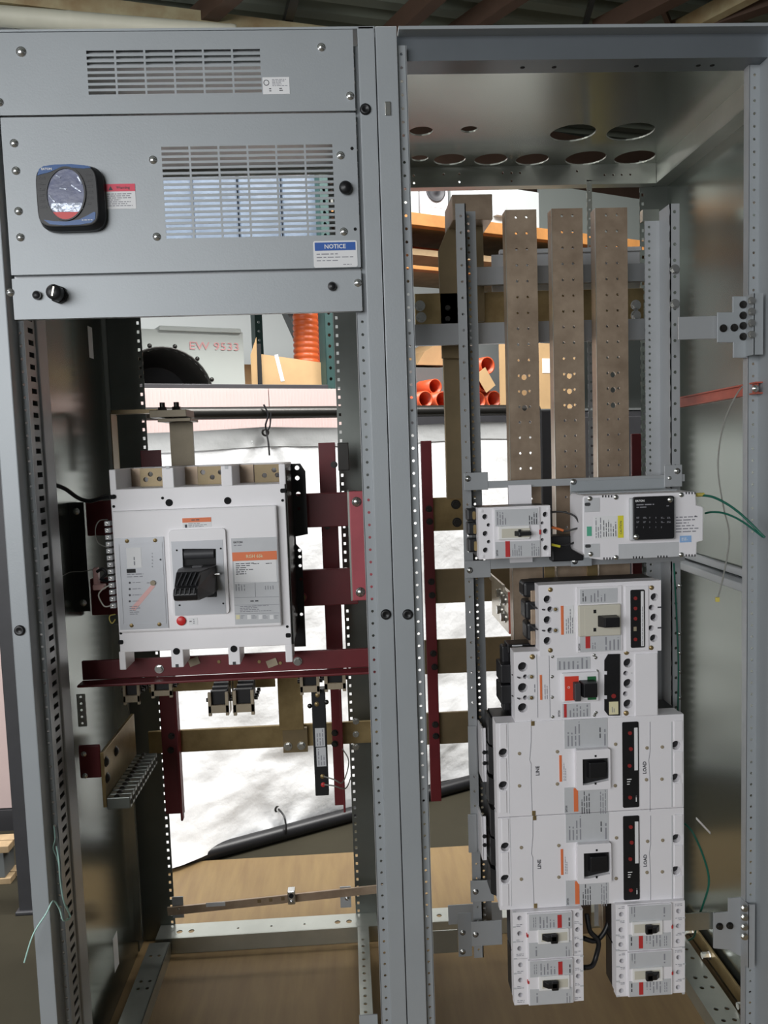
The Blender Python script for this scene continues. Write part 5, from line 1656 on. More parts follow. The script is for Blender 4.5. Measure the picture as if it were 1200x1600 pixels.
b.box('load_cover', (868, 82, 1000, 438), 0.0030, 'white_plastic', 0.001)
b.pr((848, 188, 862, 198), 1, up=0.0005, seed=165)
b.box('seam', (785, 80, 789, 450), 0.0004, 'print_grey')
for i, (y0_, y1_) in enumerate(((135, 240), (255, 360))):
    r = Crop(760, 1000, 3.75, 0.10).r(75, y0_, 160, y1_)
    MB().box(r[0], r[1], 0.085, 0.14, r[2], r[3]).build('line_shield', 'black_plastic', b.t, 0.003)
r = Crop(760, 1000, 3.75, 0.11).r(70, 40, 165, 440)
MB().box(r[0] + 0.008, r[1], 0.11, 0.14, r[2] + 0.01, r[3]).build('line_block', 'black_plastic', b.t, 0.003)
b_l = Crop(760, 1000, 3.75, 0.10).r(150, 30, 210, 65)
lbox('barcode_label', b_l, 0.098, 0.10, 'label_grey', b.t)
MB().box(b_l[0] - 0.01, b_l[1] + 0.02, 0.10, 0.14, b_l[2] - 0.004, b_l[3] + 0.002).build('line_block', 'black_plastic', b.t, 0.002)

# --- two large frame breakers, one above the other
K_ = Crop(740, 1100, 3.4286, 0.040)
b = Breaker('large white breaker marked LINE and LOAD, upper of the two', K_, (118, 104, 1127, 553), 0.105,
            [(160, 263, 22), (160, 438, 22), (1085, 222, 22), (1083, 397, 22)], 'large frame breakers')
b.screws(((245, 265), (245, 438), (448, 255), (448, 428), (760, 215), (758, 437), (928, 235), (925, 405), (1010, 230), (1008, 402)), 0.003, 'tan_insulator')
for x in (188, 1062):
    b.box('groove', (x - 4, 95, x + 4, 585 if x < 500 else 552), 0.0006, 'label_grey')
for y0_, y1_ in ((108, 235), (292, 412), (465, 582)):
    b.box('side_pad', (138, y0_, 178, y1_), 0.0020, 'white_plastic', 0.001)
for y0_, y1_ in ((70, 195), (255, 370), (425, 546)):
    b.box('side_pad', (1072, max(y0_, 90), 1118, y1_), 0.0020, 'white_plastic', 0.001)
# split lines of the end covers, slightly stepped
for xs_, ys_ in (((308, 308, 300, 308, 308, 314), (85, 200, 300, 320, 420, 590)), ((945, 945, 938, 945, 945), (95, 250, 300, 420, 575))):
    m = MB()
    for i in range(len(xs_) - 1):
        p0 = K_.p(xs_[i], ys_[i]); p1 = K_.p(xs_[i + 1], ys_[i + 1])
        m.bar((p0[0], b.Y - 0.0003, p0[1]), (p1[0], b.Y - 0.0003, p1[1]), 0.0010, 0.0008, (0, 1, 0))
    m.build('split_line', 'print_grey', b.cover)
for x, y in ((317, 104), (322, 584)):
    b.box('clip', (x - 10, y - 12, x + 10, y + 12), 0.0015, 'brass', 0.001)
b.text('LINE', 342, 357, 0.0078, True, up=0.0003, bold=0.03)
b.text('LOAD', 915, 340, 0.0078, True, up=0.0003, bold=0.03)
b.box('orange_strip', (458, 275, 473, 415), 0.0012, 'orange_sticker')
b.pr((478, 285, 497, 410), 2, True, up=0.0005, seed=170)
b.box('rating_label', (485, 85, 718, 228), 0.0010, 'label_grey')
b.pr((495, 95, 575, 222), 4, True, up=0.0012, seed=171)
b.pr((668, 115, 685, 180), 1, True, up=0.0012, seed=172, m_='print_dark')
b.pr((690, 95, 714, 220), 1, True, up=0.0012, seed=173)
b.box('lower_label', (485, 448, 718, 572), 0.0010, 'label_grey')
b.box('red_label', (535, 450, 560, 574), 0.0016, 'orange_sticker')
b.text('EATON', 496, 560, 0.0045, True, up=0.0012, width=0.014, bold=0.02)
b.pr((572, 455, 625, 585), 4, True, up=0.0012, seed=174, m_='print_dark')
b.pr((672, 455, 712, 585), 3, True, up=0.0012, seed=175)
x0_, x1_, z0_, z1_ = K_.r(540, 238, 725, 442)
wx0, wx1, wz0, wz1 = K_.r(575, 285, 718, 415)
MB().plate(rrect(x0_, x1_, z0_, z1_, 0.004), [[(wx0, wz0), (wx0, wz1), (wx1, wz1), (wx1, wz0 + 0.008), (wx0 + 0.012, wz0)]], XZ(b.Y - 0.012), 0.013).build('toggle_frame', 'white_plastic', b.cover, 0.002)
MB().box(wx0 - 0.002, wx1 + 0.002, b.Y - 0.0025, b.Y + 0.0003, wz0 - 0.002, wz1 + 0.002).build('toggle_well', 'black_matte', b.cover)
b.toggle((600, 300, 700, 385), 0.002, 'black_plastic', 0.012, 0.004)
for y in (267, 414):
    b.box('frame_hole', (639, y - 5, 649, y + 5), 0.0126, 'dark_hole', base=0.012)
x0_, x1_, z0_, z1_ = K_.r(795, 97, 885, 550)
MB().plate(rrect(x0_, x1_, z0_, z1_, 0.003), [], XZ(b.Y - 0.0020), 0.0022).build('trip_unit', 'black_plastic', b.cover)
b.box('white_scale', (858, 125, 878, 352), 0.0026, 'paper')
for x, y in ((835, 153), (840, 238), (833, 328), (836, 498)):
    a, b2 = K_.p(x, y)
    MB().cyl((a, b.Y - 0.002, b2), (a, b.Y - 0.004, b2), mm(K_, 11), 12).build('dial', 'dial_red', b.cover)
b.pr((820, 395, 850, 432), 3, up=0.0024, seed=176, m_='print_white')
b.pr((862, 470, 876, 520), 1, True, up=0.0024, seed=177, m_='print_white')
KB = Crop(740, 1100, 3.4286, 0.10)
for i, (y0_, y1_) in enumerate(((60, 175), (215, 330), (380, 490))):
    r = KB.r(75, y0_, 135, y1_)
    m = MB()
    m.hexa([(r[0], 0.09, r[2] - 0.012), (r[1] + 0.012, 0.07, r[2] - 0.02), (r[1] + 0.012, 0.14, r[2] - 0.02), (r[0], 0.14, r[2] - 0.012)], [(r[0], 0.09, r[3]), (r[1] + 0.012, 0.07, r[3] - 0.014), (r[1] + 0.012, 0.14, r[3] - 0.014), (r[0], 0.14, r[3])])
    m.build('arc_shield', 'black_plastic', b.t)
dz = -(b.z1 - b.z0) - 0.0012
c = dup(b.t)
c.location.z += dz
c['label'] = 'large white breaker marked LINE and LOAD, lower of the two'

# --- four small breakers at the foot
K_ = Crop(780, 1400, 3.75, 0.030)
b = Breaker('small white breaker under the large ones, upper one of left pair', K_, (78, 98, 492, 343), 0.075,
            [(120, 130, 13), (120, 220, 13), (120, 308, 13), (460, 110, 13), (460, 197, 13), (458, 287, 13)], 'small breakers at the foot of the column', bevel=0.001)
b.box('centre_face', (160, 98, 428, 344), 0.006, 'white_plastic', 0.001)
b.box('rating_label', (170, 100, 420, 178), 0.0068, 'label_grey')
b.box('lower_label', (170, 265, 420, 342), 0.0068, 'label_grey')
b.pr((190, 105, 215, 172), 2, True, up=0.007, seed=180)
b.pr((225, 105, 325, 172), 5, True, up=0.007, seed=181)
b.box('red_label', (336, 100, 362, 174), 0.0074, 'red_sticker')
b.pr((395, 110, 415, 165), 1, True, up=0.007, seed=182, m_='print_dark')
b.pr((200, 275, 225, 340), 1, True, up=0.007, seed=183)
b.pr((380, 275, 412, 340), 2, True, up=0.007, seed=184)
b.box('toggle_frame', (222, 185, 403, 256), 0.010, 'white_plastic_warm', 0.001)
b.box('toggle_well', (240, 203, 392, 243), 0.0104, 'cream_plastic')
b.toggle((238, 204, 325, 240), 0.010, 'black_plastic', 0.010, 0.012)
b.box('toggle_tip', (290, 200, 332, 248), 0.020, 'black_plastic', 0.002, base=0.012)
b.box('red_tab', (158, 215, 168, 232), 0.0066, 'red_sticker')
for y in (172, 262, 345):
    b.pr((100, y - 8, 145, y + 8), 2, up=0.0003, seed=int(y))
    b.pr((440, y - 25, 480, y - 10), 2, up=0.0003, seed=int(y) + 1)
for i in range(3):
    y = 130 + 88 * i
    b.box('strip_rib', (80, y - 40, 96, y - 34), 0.0012, 'label_grey')
    b.box('strip_rib', (470, y - 55, 490, y - 49), 0.0012, 'label_grey')
hgt = b.z1 - b.z0
c = dup(b.t)
c.location.z -= hgt + 0.0012
c['label'] = 'small white breaker under the large ones, lower one of left pair'
xr, zr = K_.p(885, 53)
rx1, _ = K_.p(1088, 180)
for i, nm in enumerate(('upper', 'lower')):
    c = dup(b.t)
    c.rotation_euler = (0, math.pi, 0)
    c.location = (rx1 - (b.x1 - b.x0) / 2, b.Y, b.z1 + (K_.p(885, 52)[1] - K_.p(285, 98)[1]) - i * (hgt + 0.0012))
    c['label'] = 'small white breaker under the large ones, %s one of right pair' % nm
# dark backs and cables between the two pairs
r = rect(915, 1424, 962, 1500, 0.12)
tag(MB().tube([P(917, 1428, 0.09), P(922, 1455, 0.08), P(935, 1470, 0.08), P(932, 1492, 0.08), P(925, 1509, 0.07), P(912, 1512, 0.06)], 0.0055, 8).build('black_cable', 'black_plastic'), 'bent black cable hanging between the two small breaker pairs', 'cable')
tag(MB().tube([P(955, 1428, 0.1), P(945, 1455, 0.09), P(930, 1470, 0.085), P(912, 1466, 0.08)], 0.0055, 8).build('black_cable', 'black_plastic'), 'short black cable crossing behind the bent one under the large breaker', 'cable')
tag(MB().box(*rect(958, 1424, 966, 1520, 0.08)[:2], 0.07, 0.105, *rect(958, 1424, 966, 1520, 0.08)[2:]).build('line_block', 'black_plastic', bevel=0.003), 'black line block left of the right pair of small breakers', 'block')

# ================================================================== BEHIND THE CABINETS (racking frame: along u, back n, up z)
def brect(x0, y0, x1, y1, n):
    a = bg(x0, y0, n); b_ = bg(x1, y1, n)
    return min(a[0], b_[0]), max(a[0], b_[0]), min(a[1], b_[1]), max(a[1], b_[1])

# white tarp draped from the pipe down to the tube on the floor
uL, zT = bg(120, 668, 0.15)
uR = bg(856, 668, 0.15)[0]
zT = bg(320, 671, 0.15)[1]
zT2 = bg(670, 662, 0.15)[1]
NU, NV = 170, 130
vs, fs = [], []
tie_u, tie_z = bg(411, 676, 0.15)
tie2_u = bg(438, 1307, 0.0)[0]
for j in range(NV + 1):
    t = j / NV
    for i in range(NU + 1):
        s_ = i / NU
        u = uL + (uR - uL) * s_
        ztop = zT + (zT2 - zT) * (u - bg(320, 671, 0.15)[0]) / (bg(670, 662, 0.15)[0] - bg(320, 671, 0.15)[0])
        ztop -= 0.012 * abs(math.sin((u - tie_u) * 3.2))
        z_ = ztop + (0.018 - ztop) * t
        n_ = 0.15 - 0.11 * t - (0.10 * min(1.0, max(0.0, (tie2_u - 0.05 - u) / 0.35)) + 0.0) * max(0.0, (t - 0.7) / 0.3)
        p = Vector((u * 1.6, t * 3.0, 0.3))
        d_ = (noise.noise(p * 1.3) * 0.035 + noise.noise(p * 3.1 + Vector((3, 1, 2))) * 0.014 + noise.noise(p * 7.0) * 0.004) * (0.35 + 0.65 * t)
        # drag folds fanning out from the tie
        du, dzv = u - tie_u, tie_z - z_
        rr2 = math.hypot(du, dzv)
        d_ += 0.013 * math.exp(-rr2 / 0.22) * math.cos(math.atan2(du, dzv + 0.02) * 9.0)
        # loose bunched cloth toward the foot
        k_ = max(0.0, (t - 0.62) / 0.38)
        d_ += k_ * min(1.0, (1.0 - t) * 7) * (0.03 * noise.noise(Vector((u * 2.2, t * 9.0, 4))) + 0.012 * math.sin(t * 30 + u * 5.5 + 3 * noise.noise(Vector((u * 1.5, t * 2, 1)))) + 0.014 * noise.noise(Vector((u * 7, t * 22, 2))) + 0.006 * noise.noise(Vector((u * 16, t * 45, 7))))
        du2 = u - tie2_u
        if t > 0.8:
            d_ += 0.010 * math.exp(-abs(du2) / 0.15) * math.cos(math.atan2(du2, (1.02 - t) * 1.6) * 6) * (t - 0.8) / 0.2
        fall = min(1.0, t * 6 + 0.25)
        vs.append((u, n_ - d_ * fall - 0.03 * k_, z_))
for j in range(NV):
    for i in range(NU):
        a = j * (NU + 1) + i
        fs.append((a, a + 1, a + NU + 2, a + NU + 1))
tp_ = bthing('tarp', 'white plastic tarp draped behind the cabinets', 'tarp', (uL + uR) / 2, 0.1, 0.0)
tm = MB(); tm.add(vs, fs, True)
tm.build('sheet', 'tarp', tp_)
hem = MB()
hv = []
for i in range(NU + 1):
    for k in (0, 3, 6):
        q = Vector(vs[k * (NU + 1) + i])
        hv.append((q.x, q.y - 0.004, q.z + (0.004 if k == 0 else 0)))
hf_ = []
for i in range(NU):
    for k in range(2):
        a = i * 3 + k
        hf_.append((a, a + 3, a + 4, a + 1))
hem.add(hv, hf_, True)
hem.build('hem', 'tarp_hem_shaded', tp_)
for uu_, zz_, nn_ in ((tie_u, tie_z, 0.125), (tie2_u, 0.09, 0.01)):
    m = MB()
    ns = 20
    pr = [(0.012 + 0.004 * math.cos(w), 0.004 * math.sin(w)) for w in [2 * math.pi * k / 8 for k in range(8)]]
    for k in range(ns):
        pass
    m.lathe((uu_, nn_, zz_), (0, -1, 0), [(0, 0.008), (0.003, 0.008), (0.005, 0.011), (0.003, 0.016), (0, 0.016), (0, 0.008)], 16)
    m.build('grommet', 'dark_steel', tp_)

u0, zp_ = bg(150, 646, 0.13)
u1 = bg(840, 652, 0.13)[0]
zp_ = bg(400, 645, 0.13)[1]
pipe_ = bthing('curtain_pipe', 'long dark horizontal pipe carrying the tarp', 'pipe', (u0 + u1) / 2, 0.13, zp_)
MB().cyl((u0 - 0.6, 0.13, zp_), (u1, 0.13, zp_), 0.024, 20).build('pipe', 'dark_steel', pipe_)
t_ = MB().tube([(tie_u - 0.01, 0.10, zp_ + 0.03), (tie_u + 0.005, 0.098, zp_ - 0.01), (tie_u - 0.004, 0.105, tie_z + 0.03), (tie_u, 0.11, tie_z), (tie_u + 0.002, 0.10, tie_z - 0.04), (tie_u + 0.004, 0.10, tie_z - 0.09)], 0.0035, 6)
t_.tube([(tie_u + 0.018, 0.10, zp_ + 0.0), (tie_u + 0.012, 0.10, zp_ - 0.05), (tie_u + 0.004, 0.11, tie_z + 0.005)], 0.003, 6)
o_ = t_.build('tie_cord', 'black_plastic')
tag(bone(o_), 'black cord tying the tarp to the pipe', 'cord')

ua = bg(255, 1350, 0.0)[0]; ub = bg(770, 1240, 0.0)[0]
o_ = MB().cyl((ua - 0.2, -0.03, 0.010), (ub, -0.03, 0.010), 0.028, 20).build('floor_tube', 'black_plastic')
tag(bone(o_), 'black tube weighing down the foot of the tarp on the floor', 'tube')
o_ = MB().tube([(tie2_u, 0.005, 0.09), (tie2_u + 0.006, -0.04, 0.075), (tie2_u + 0.003, -0.06, 0.03), (tie2_u + 0.004, -0.04, 0.0)], 0.004, 6).build('tie_cord', 'black_plastic')
tag(bone(o_), 'short black cord tying the tarp foot to the floor tube', 'cord')

# pinkish boards standing behind the pipe
NB = 0.50
zb_t = bg(380, 607, NB)[1]
bd_ = bthing('rack_board', 'pale pinkish board running behind the pipe', 'board', bg(350, 640, NB)[0], NB, 0.9)
uj = bg(421, 640, NB)[0]
u0 = bg(70, 640, NB)[0]; u1 = bg(562, 640, NB)[0]
for a_, b_ in ((u0, uj - 0.002), (uj + 0.002, u1)):
    pn_ = MB().box(a_, b_, NB, NB + 0.02, 0.9, zb_t).build('panel', 'pink_board', bd_, 0.001)
    mr = MB()
    k = a_ + 0.01
    while k < b_ - 0.01:
        mr.box(k, k + 0.004, NB - 0.0012, NB, 0.9, zb_t - 0.004)
        k += 0.0155
    mr.build('ribbing', 'pink_board', pn_)['kind'] = 'stuff'

# pallet racking: uprights with holes, beams, decks, braces
NF = 0.55
rk = bthing('pallet_rack', 'pallet racking with green uprights and dark shelf beams', 'rack', bg(470, 600, NF)[0], NF, FLOOR)
us = bg(516, 560, NF)[0]
def rack_up(u, n, zt_, m_='rack_green'):
    hz = [0.1 + 0.05 * i for i in range(80) if 0.1 + 0.05 * i < zt_ - 0.05]
    m = MB()
    m.strip(u - 0.022, u + 0.022, hz, FLOOR, zt_, lambda a, b_, t: (a, n + t, b_), 0.003, 0.008)
    m.box(u - 0.022, u - 0.019, n, n + 0.07, FLOOR, zt_).box(u + 0.019, u + 0.022, n, n + 0.07, FLOOR, zt_)
    return m.build('upright', m_, rk)
rack_up(us, NF, 2.75)
rack_up(us, NF + 0.95, 2.75)
ub2 = bg(425, 540, NF + 0.95)[0]
MB().bar((us, NF + 0.92, 2.6), (us, NF + 0.05, 1.7), 0.03, 0.05).build('brace', 'rack_grey', rk)
MB().bar((us, NF + 0.05, 1.75), (us, NF + 0.92, 1.05), 0.03, 0.05).build('brace', 'rack_grey', rk)
za = bg(370, 603, NF)[1]
MB().box(bg(60, 600, NF)[0], us - 0.024, NF - 0.02, NF + 0.03, za - 0.028, za + 0.006).build('beam', 'rack_dark', rk, 0.002)
MB().box(bg(60, 600, NF)[0], us - 0.024, NF + 0.14, NF + 1.0, za - 0.36, za - 0.33).build('deck', 'rack_grey', rk)
ze = bg(760, 640, NF)[1]
uE = us + 4.2
MB().box(us + 0.035, uE, NF - 0.02, NF + 0.9, ze - 0.012, ze).build('deck', 'rack_grey', rk)
MB().box(us + 0.035, uE, NF - 0.015, NF + 0.03, ze - 0.085, ze - 0.014).build('beam', 'rack_dark', rk, 0.002)
MB().box(us + 0.035, uE, NF + 0.8, NF + 0.84, ze - 0.4, ze - 0.014).build('back_beam', 'rack_dark', rk, 0.002)
# orange upper beams
def obeam(px, py0, py1, n, lab=None):
    z1_ = bg(px, py0, n)[1]; z0_ = bg(px, py1, n)[1]
    return MB().box(us + 0.035, uE, n, n + 0.05, z0_, z1_).build('beam', 'rack_orange', rk, 0.002)
obeam(690, 337, 356, NF)
obeam(690, 366, 377, NF + 0.9)
obeam(690, 418, 424, NF)
zo = bg(690, 337, NF)[1]
MB().box(us + 0.035, uE, NF + 0.05, NF + 0.9, zo - 0.03, zo - 0.008).build('deck', 'pallet_wood', rk)
rack_up(uE, NF, 2.75)
rack_up(uE, NF + 0.95, 2.75)

# blower on the left shelf
NBL = 0.78
cu, czz = bg(258, 620, NBL)
bl = bthing('blower_housing', 'pale grey blower housing with a dark round inlet on the shelf', 'blower', cu, NBL, za - 0.33)
rC = 70 / FPX * ((CAM - bgw(cu, NBL, czz)).length)
x0_, x1_, z0_, z1_ = brect(176, 508, 383, 600, NBL)
z0_ = za - 0.33
MB().plate([(x0_, z0_), (x1_, z0_), (x1_, z1_ - 0.01), (x0_, z1_ - 0.01)], [ring(cu, max(czz, z0_ + rC + 0.02), rC, 36)], lambda a, b_, t: (a, NBL + t, b_), 0.006).build('front_plate', 'pale_steel', bl)
MB().box(x0_, x1_, NBL + 0.40, NBL + 0.406, z0_, z1_ - 0.01).box(x0_, x0_ + 0.006, NBL + 0.006, NBL + 0.40, z0_, z1_ - 0.01).box(x1_ - 0.006, x1_, NBL + 0.006, NBL + 0.40, z0_, z1_ - 0.01).box(x0_, x1_, NBL + 0.006, NBL + 0.40, z1_ - 0.016, z1_ - 0.01).build('shell', 'pale_steel', bl)
ccz = max(czz, z0_ + rC + 0.02)
MB().lathe((cu, NBL, ccz), (0, 1, 0), [(-0.004, rC * 1.06), (-0.008, rC * 1.03), (0.0, rC), (0.06, rC * 0.86), (0.12, rC * 0.74), (0.16, rC * 0.70)], 40).build('inlet_ring', 'dark_steel', bl)
MB().lathe((cu, NBL + 0.16, ccz), (0, 1, 0), [(0, rC * 0.98), (0.01, 0)], 30).build('inlet_dark', 'black_matte', bl)
for k in range(6):
    w = math.radians(20 + 28 * k)
    q = Vector((cu + math.cos(w) * rC * 1.1, NBL, ccz + math.sin(w) * rC * 1.1))
    screw(q.x, q.y, q.z, 0.008, bl, 'dark_steel')
r = brect(248, 509, 376, 530, NBL)
MB().box(r[0], r[1], NBL - 0.012, NBL + 0.3, r[2] + 0.025, r[3] + 0.0).build('outlet_flange', 'pale_steel', bl, 0.004)
a = bg(335, 541, NBL)
tx = text('lettering', 'EW 9533', 0, 0, 0, 0.035, 'print_red', bl)
for v in tx.data.vertices:
    p = v.co + ORIG[bl.name]
    v.co = Vector((p.x * 1.25 + a[0], NBL - 0.003, p.z + a[1])) - ORIG[bl.name]

# cardboard box with open flaps
NC = 0.61
x0_, x1_, z0_, z1_ = brect(406, 553, 511, 604, NC)
cb = bthing('cardboard_box', 'open tan cardboard box on the shelf beside the blower', 'box', (x0_ + x1_) / 2, NC, za - 0.33)
zlo = za - 0.33
m = MB()
m.add([(x0_, NC, zlo), (x1_, NC, zlo), (x1_, NC, z1_ - 0.035), (x0_, NC, z1_), (x0_, NC + 0.005, zlo), (x1_, NC + 0.005, zlo), (x1_, NC + 0.005, z1_ - 0.035), (x0_, NC + 0.005, z1_)],
      [(0, 1, 2, 3), (7, 6, 5, 4), (0, 4, 5, 1), (1, 5, 6, 2), (2, 6, 7, 3), (3, 7, 4, 0)])
m.build('front_side', 'cardboard', cb)
MB().box(x1_ - 0.005, x1_, NC, NC + 0.35, zlo, z1_ - 0.035).build('end_side', 'cardboard', cb)
MB().box(x0_, x1_, NC + 0.345, NC + 0.35, zlo, z1_ - 0.01).build('rear_side', 'cardboard', cb)
r = brect(386, 553, 404, 604, NC)
MB().add([(r[0], NC - 0.05, zlo), (r[1] - 0.02, NC - 0.03, zlo), (r[1] - 0.01, NC - 0.03, r[3] + 0.07), (r[0], NC - 0.05, r[3] - 0.01), (r[0], NC - 0.045, zlo), (r[1] - 0.02, NC - 0.025, zlo), (r[1] - 0.01, NC - 0.025, r[3] + 0.07), (r[0], NC - 0.045, r[3] - 0.01)],
         [(0, 1, 2, 3), (7, 6, 5, 4), (0, 4, 5, 1), (1, 5, 6, 2), (2, 6, 7, 3), (3, 7, 4, 0)]).build('flap', 'cardboard', cb)
MB().box(r[1] - 0.02, x0_ + 0.002, NC - 0.012, NC - 0.007, zlo, r[3] + 0.045).build('gap_shade', 'black_matte', cb)  # black strip painted in for the shade of the flap gap
a = bg(436, 575, NC)
MB().bar((a[0] - 0.012, NC - 0.001, a[1] + 0.06), (a[0] + 0.015, NC - 0.001, a[1] - 0.06), 0.018, 0.001, (0, 1, 0)).build('tape', 'paper', cb)

# wrapped load on the rack's upper level, seen through the door louvres
NL_ = 0.60
zl0 = bg(380, 395, NL_)[1]; zl1 = bg(380, 262, NL_)[1]
u0 = bg(225, 300, NL_)[0]; u1 = bg(505, 300, NL_)[0]
MB().box(bg(60, 600, NF)[0], us - 0.024, NF - 0.02, NF + 0.03, zl0 - 0.09, zl0).build('beam', 'rack_dark', rk, 0.002)
MB().box(bg(60, 600, NF)[0], us - 0.024, NF + 0.03, NF + 0.95, zl0 - 0.03, zl0 - 0.01).build('deck', 'rack_grey', rk)
wl = bthing('wrapped_load', 'pale blue wrapped load on the upper shelf behind the door louvres', 'load', (u0 + u1) / 2, NL_ + 0.3, zl0)
for i in range(4):
    a_ = u0 + (u1 - u0) * i / 4; b_ = u0 + (u1 - u0) * (i + 1) / 4
    MB().box(a_ + 0.004, b_ - 0.004, NL_, NL_ + 0.6, zl0 - 0.008, zl1 + 0.02 * (i % 2)).build('carton', 'pale_blue', wl, 0.01)
MB().box(u0 - 0.01, u1 + 0.01, NL_ - 0.004, NL_ + 0.61, zl1 + 0.03, zl1 + 0.10).build('top_board', 'pink_board', wl, 0.004)

# orange corrugated hose standing in the rack, and a thinner one
NH = 0.78
a = bg(476, 565, NH); t_ = bg(478, 470, NH)
rh_ = 19.5 / FPX * (CAM - bgw(a[0], NH, a[1])).length
m = MB()
pr = []
zz = 0.0
Lh = bg(478, 395, NH)[1] - zlo
while zz < Lh:
    pr += [(zz, rh_ * 0.93), (zz + 0.008, rh_), (zz + 0.018, rh_), (zz + 0.024, rh_ * 0.93)]
    zz += 0.027
m.lathe((a[0], NH, zlo + 0.02), (0.02, 0, 1), pr, 28)
o_ = m.build('corrugated_hose', 'hose_orange')
tag(bone(o_), 'bright orange corrugated hose rising behind the cardboard box', 'hose')
a = bg(500, 560, NH + 0.12)
o_ = MB().tube([(a[0], NH + 0.12, zlo + 0.02), (a[0] - 0.01, NH + 0.12, a[1]), (a[0] - 0.03, NH + 0.12, a[1] + 0.7)], 0.022, 12).build('orange_pipe', 'pipe_orange')
tag(bone(o_), 'thin orange pipe standing right of the corrugated hose', 'pipe')

# ---- upper shelf in the right bay
NW = 0.62
r = brect(704, 280, 843, 347, NW)
wb = bthing('white_cabinet', 'white sheet-metal cabinet on the orange rack beams', 'cabinet', (r[0] + r[1]) / 2, NW, zo)
MB().box(r[0], r[1], NW, NW + 0.5, zo - 0.006, r[3]).build('body', 'pale_wall', wb, 0.004)
r2 = brect(770, 318, 786, 340, NW)
MB().box(r2[0], r2[1], NW - 0.03, NW, r2[2], r2[3]).build('control_box', 'label_grey', wb, 0.002)
r = brect(660, 270, 701, 334, NW - 0.02)
hu = bthing('unit_heater', 'small white unit with a round grille on the orange beams', 'heater', (r[0] + r[1]) / 2, NW - 0.02, zo)
MB().box(r[0], r[1], NW - 0.02, NW + 0.22, zo + 0.002, r[3]).build('body', 'white_plastic', hu, 0.006)
a = bg(680, 298, NW - 0.02)
MB().lathe((a[0], NW - 0.021, a[1]), (0, -1, 0), [(0, 0.055), (0.006, 0.055), (0.006, 0.048), (0.001, 0.045), (0.001, 0.015), (0.006, 0.012), (0.006, 0)], 28).build('grille', 'dark_grey_plastic', hu)
r3 = brect(670, 321, 692, 326, NW - 0.02)
lb_ = MB().box(r3[0], r3[1], NW - 0.022, NW - 0.02, r3[2], r3[3]).build('name_strip', 'label_grey', hu)
# cupboard to the left, pale
r = brect(560, 270, 655, 333, NW)
o_ = MB().box(r[0], r[1], NW, NW + 0.4, zo - 0.006, r[3]).build('pale_carton', 'pale_steel', bevel=0.004)
tag(bone(o_), 'pale carton behind the middle posts on the orange beams', 'carton')

# long orange pipe lying below the orange beams
a = bg(655, 400, NF + 0.4)
o_ = MB().cyl((us + 0.1, NF + 0.4, a[1]), (bg(682, 402, NF + 0.4)[0], NF + 0.4, a[1]), 0.046, 22).build('orange_pipe', 'pipe_orange')
tag(bone(o_), 'thick orange pipe lying below the orange beams', 'pipe')
zpd = a[1] - 0.046
o_ = MB().box(us + 0.04, uE, NF + 0.1, NF + 0.8, zpd - 0.03, zpd).build('wooden_plank', 'pallet_wood')
tag(bone(o_), 'wooden plank under the thick orange pipe', 'plank')
r = brect(838, 384, 905, 397, NF + 0.3)
o_ = MB().box(r[0], r[1] + 0.3, NF + 0.3, NF + 0.5, zpd, r[3]).build('cream_bundle', 'cream_plastic', bevel=0.004)
tag(bone(o_), 'cream bundle seen between the tall bus bars', 'bundle')

# goods on the lower shelf of the right bay: pipes pointing at the viewer, cartons
def hpipe(px, py, rpx, n0, lab, ln=1.1):
    u, z = bg(px, py, n0)
    r_ = rpx / FPX * (CAM - bgw(u, n0, z)).length
    m = MB()
    m.lathe((u, n0, z), (0, 1, 0), [(ln, r_ * 0.86), (0.0, r_ * 0.86), (0.0, r_), (ln, r_)], 24)
    o_ = m.build('orange_pipe', 'pipe_orange')
    o_['group'] = 'orange pipes on the shelf'
    tag(bone(o_), lab, 'pipe', 'orange pipes on the shelf')
    return u, z, r_
r0 = None
for px, py, lab in ((665, 624, 'open-ended orange pipe nearest the middle posts'), (692, 625, 'open-ended orange pipe right of the one by the middle posts'), (772, 624, 'bottom open-ended orange pipe right of the perforated upright'), (748, 626, 'open-ended orange pipe half hidden by the perforated upright'),
                     (759, 599, 'orange pipe in the middle of the pile with a cardboard flap'), (762, 571, 'topmost orange pipe of the pile right of the upright')):
    hpipe(px, py, 13.2, NF + 0.02, lab, 0.26)
u_, z_ = bg(679, 606, NF + 0.05)
hpipe(680, 604, 12.0, NF + 0.15, 'orange pipe lying on the two beside the middle posts', 0.14)
r = brect(775, 528, 800, 636, NF + 0.0)
cb = bthing('cardboard_sleeve', 'torn brown cardboard sleeve beside the orange pipes', 'cardboard', r[0], NF, ze)
MB().box(r[0] + 0.012, r[1] + 0.02, NF - 0.01, NF - 0.005, ze, r[3]).build('side', 'cardboard', cb)
MB().box(r[0] - 0.10, r[1], NF + 0.3, NF + 0.305, ze, r[3] - 0.0).build('rear_side', 'cardboard_dark', cb)
MB().bar((bg(750, 580, NF)[0], NF - 0.004, bg(750, 580, NF)[1]), (bg(766, 608, NF)[0], NF - 0.004, bg(766, 608, NF)[1]), 0.07, 0.004, (0, 1, 0)).build('flap', 'cardboard', cb)
r = brect(842, 536, 900, 640, NF)
cb = bthing('carton', 'tan carton with a white label between left and middle bars', 'box', (r[0] + r[1]) / 2, NF, ze)
MB().box(r[0], r[1], NF, NF + 0.3, ze, r[3]).build('body', 'cardboard', cb, 0.002)
rr_ = brect(847, 560, 862, 583, NF)
lb_ = MB().box(rr_[0], rr_[1], NF - 0.002, NF, rr_[2], rr_[3]).build('label', 'paper', cb)
r = brect(640, 572, 700, 612, NF + 0.25)
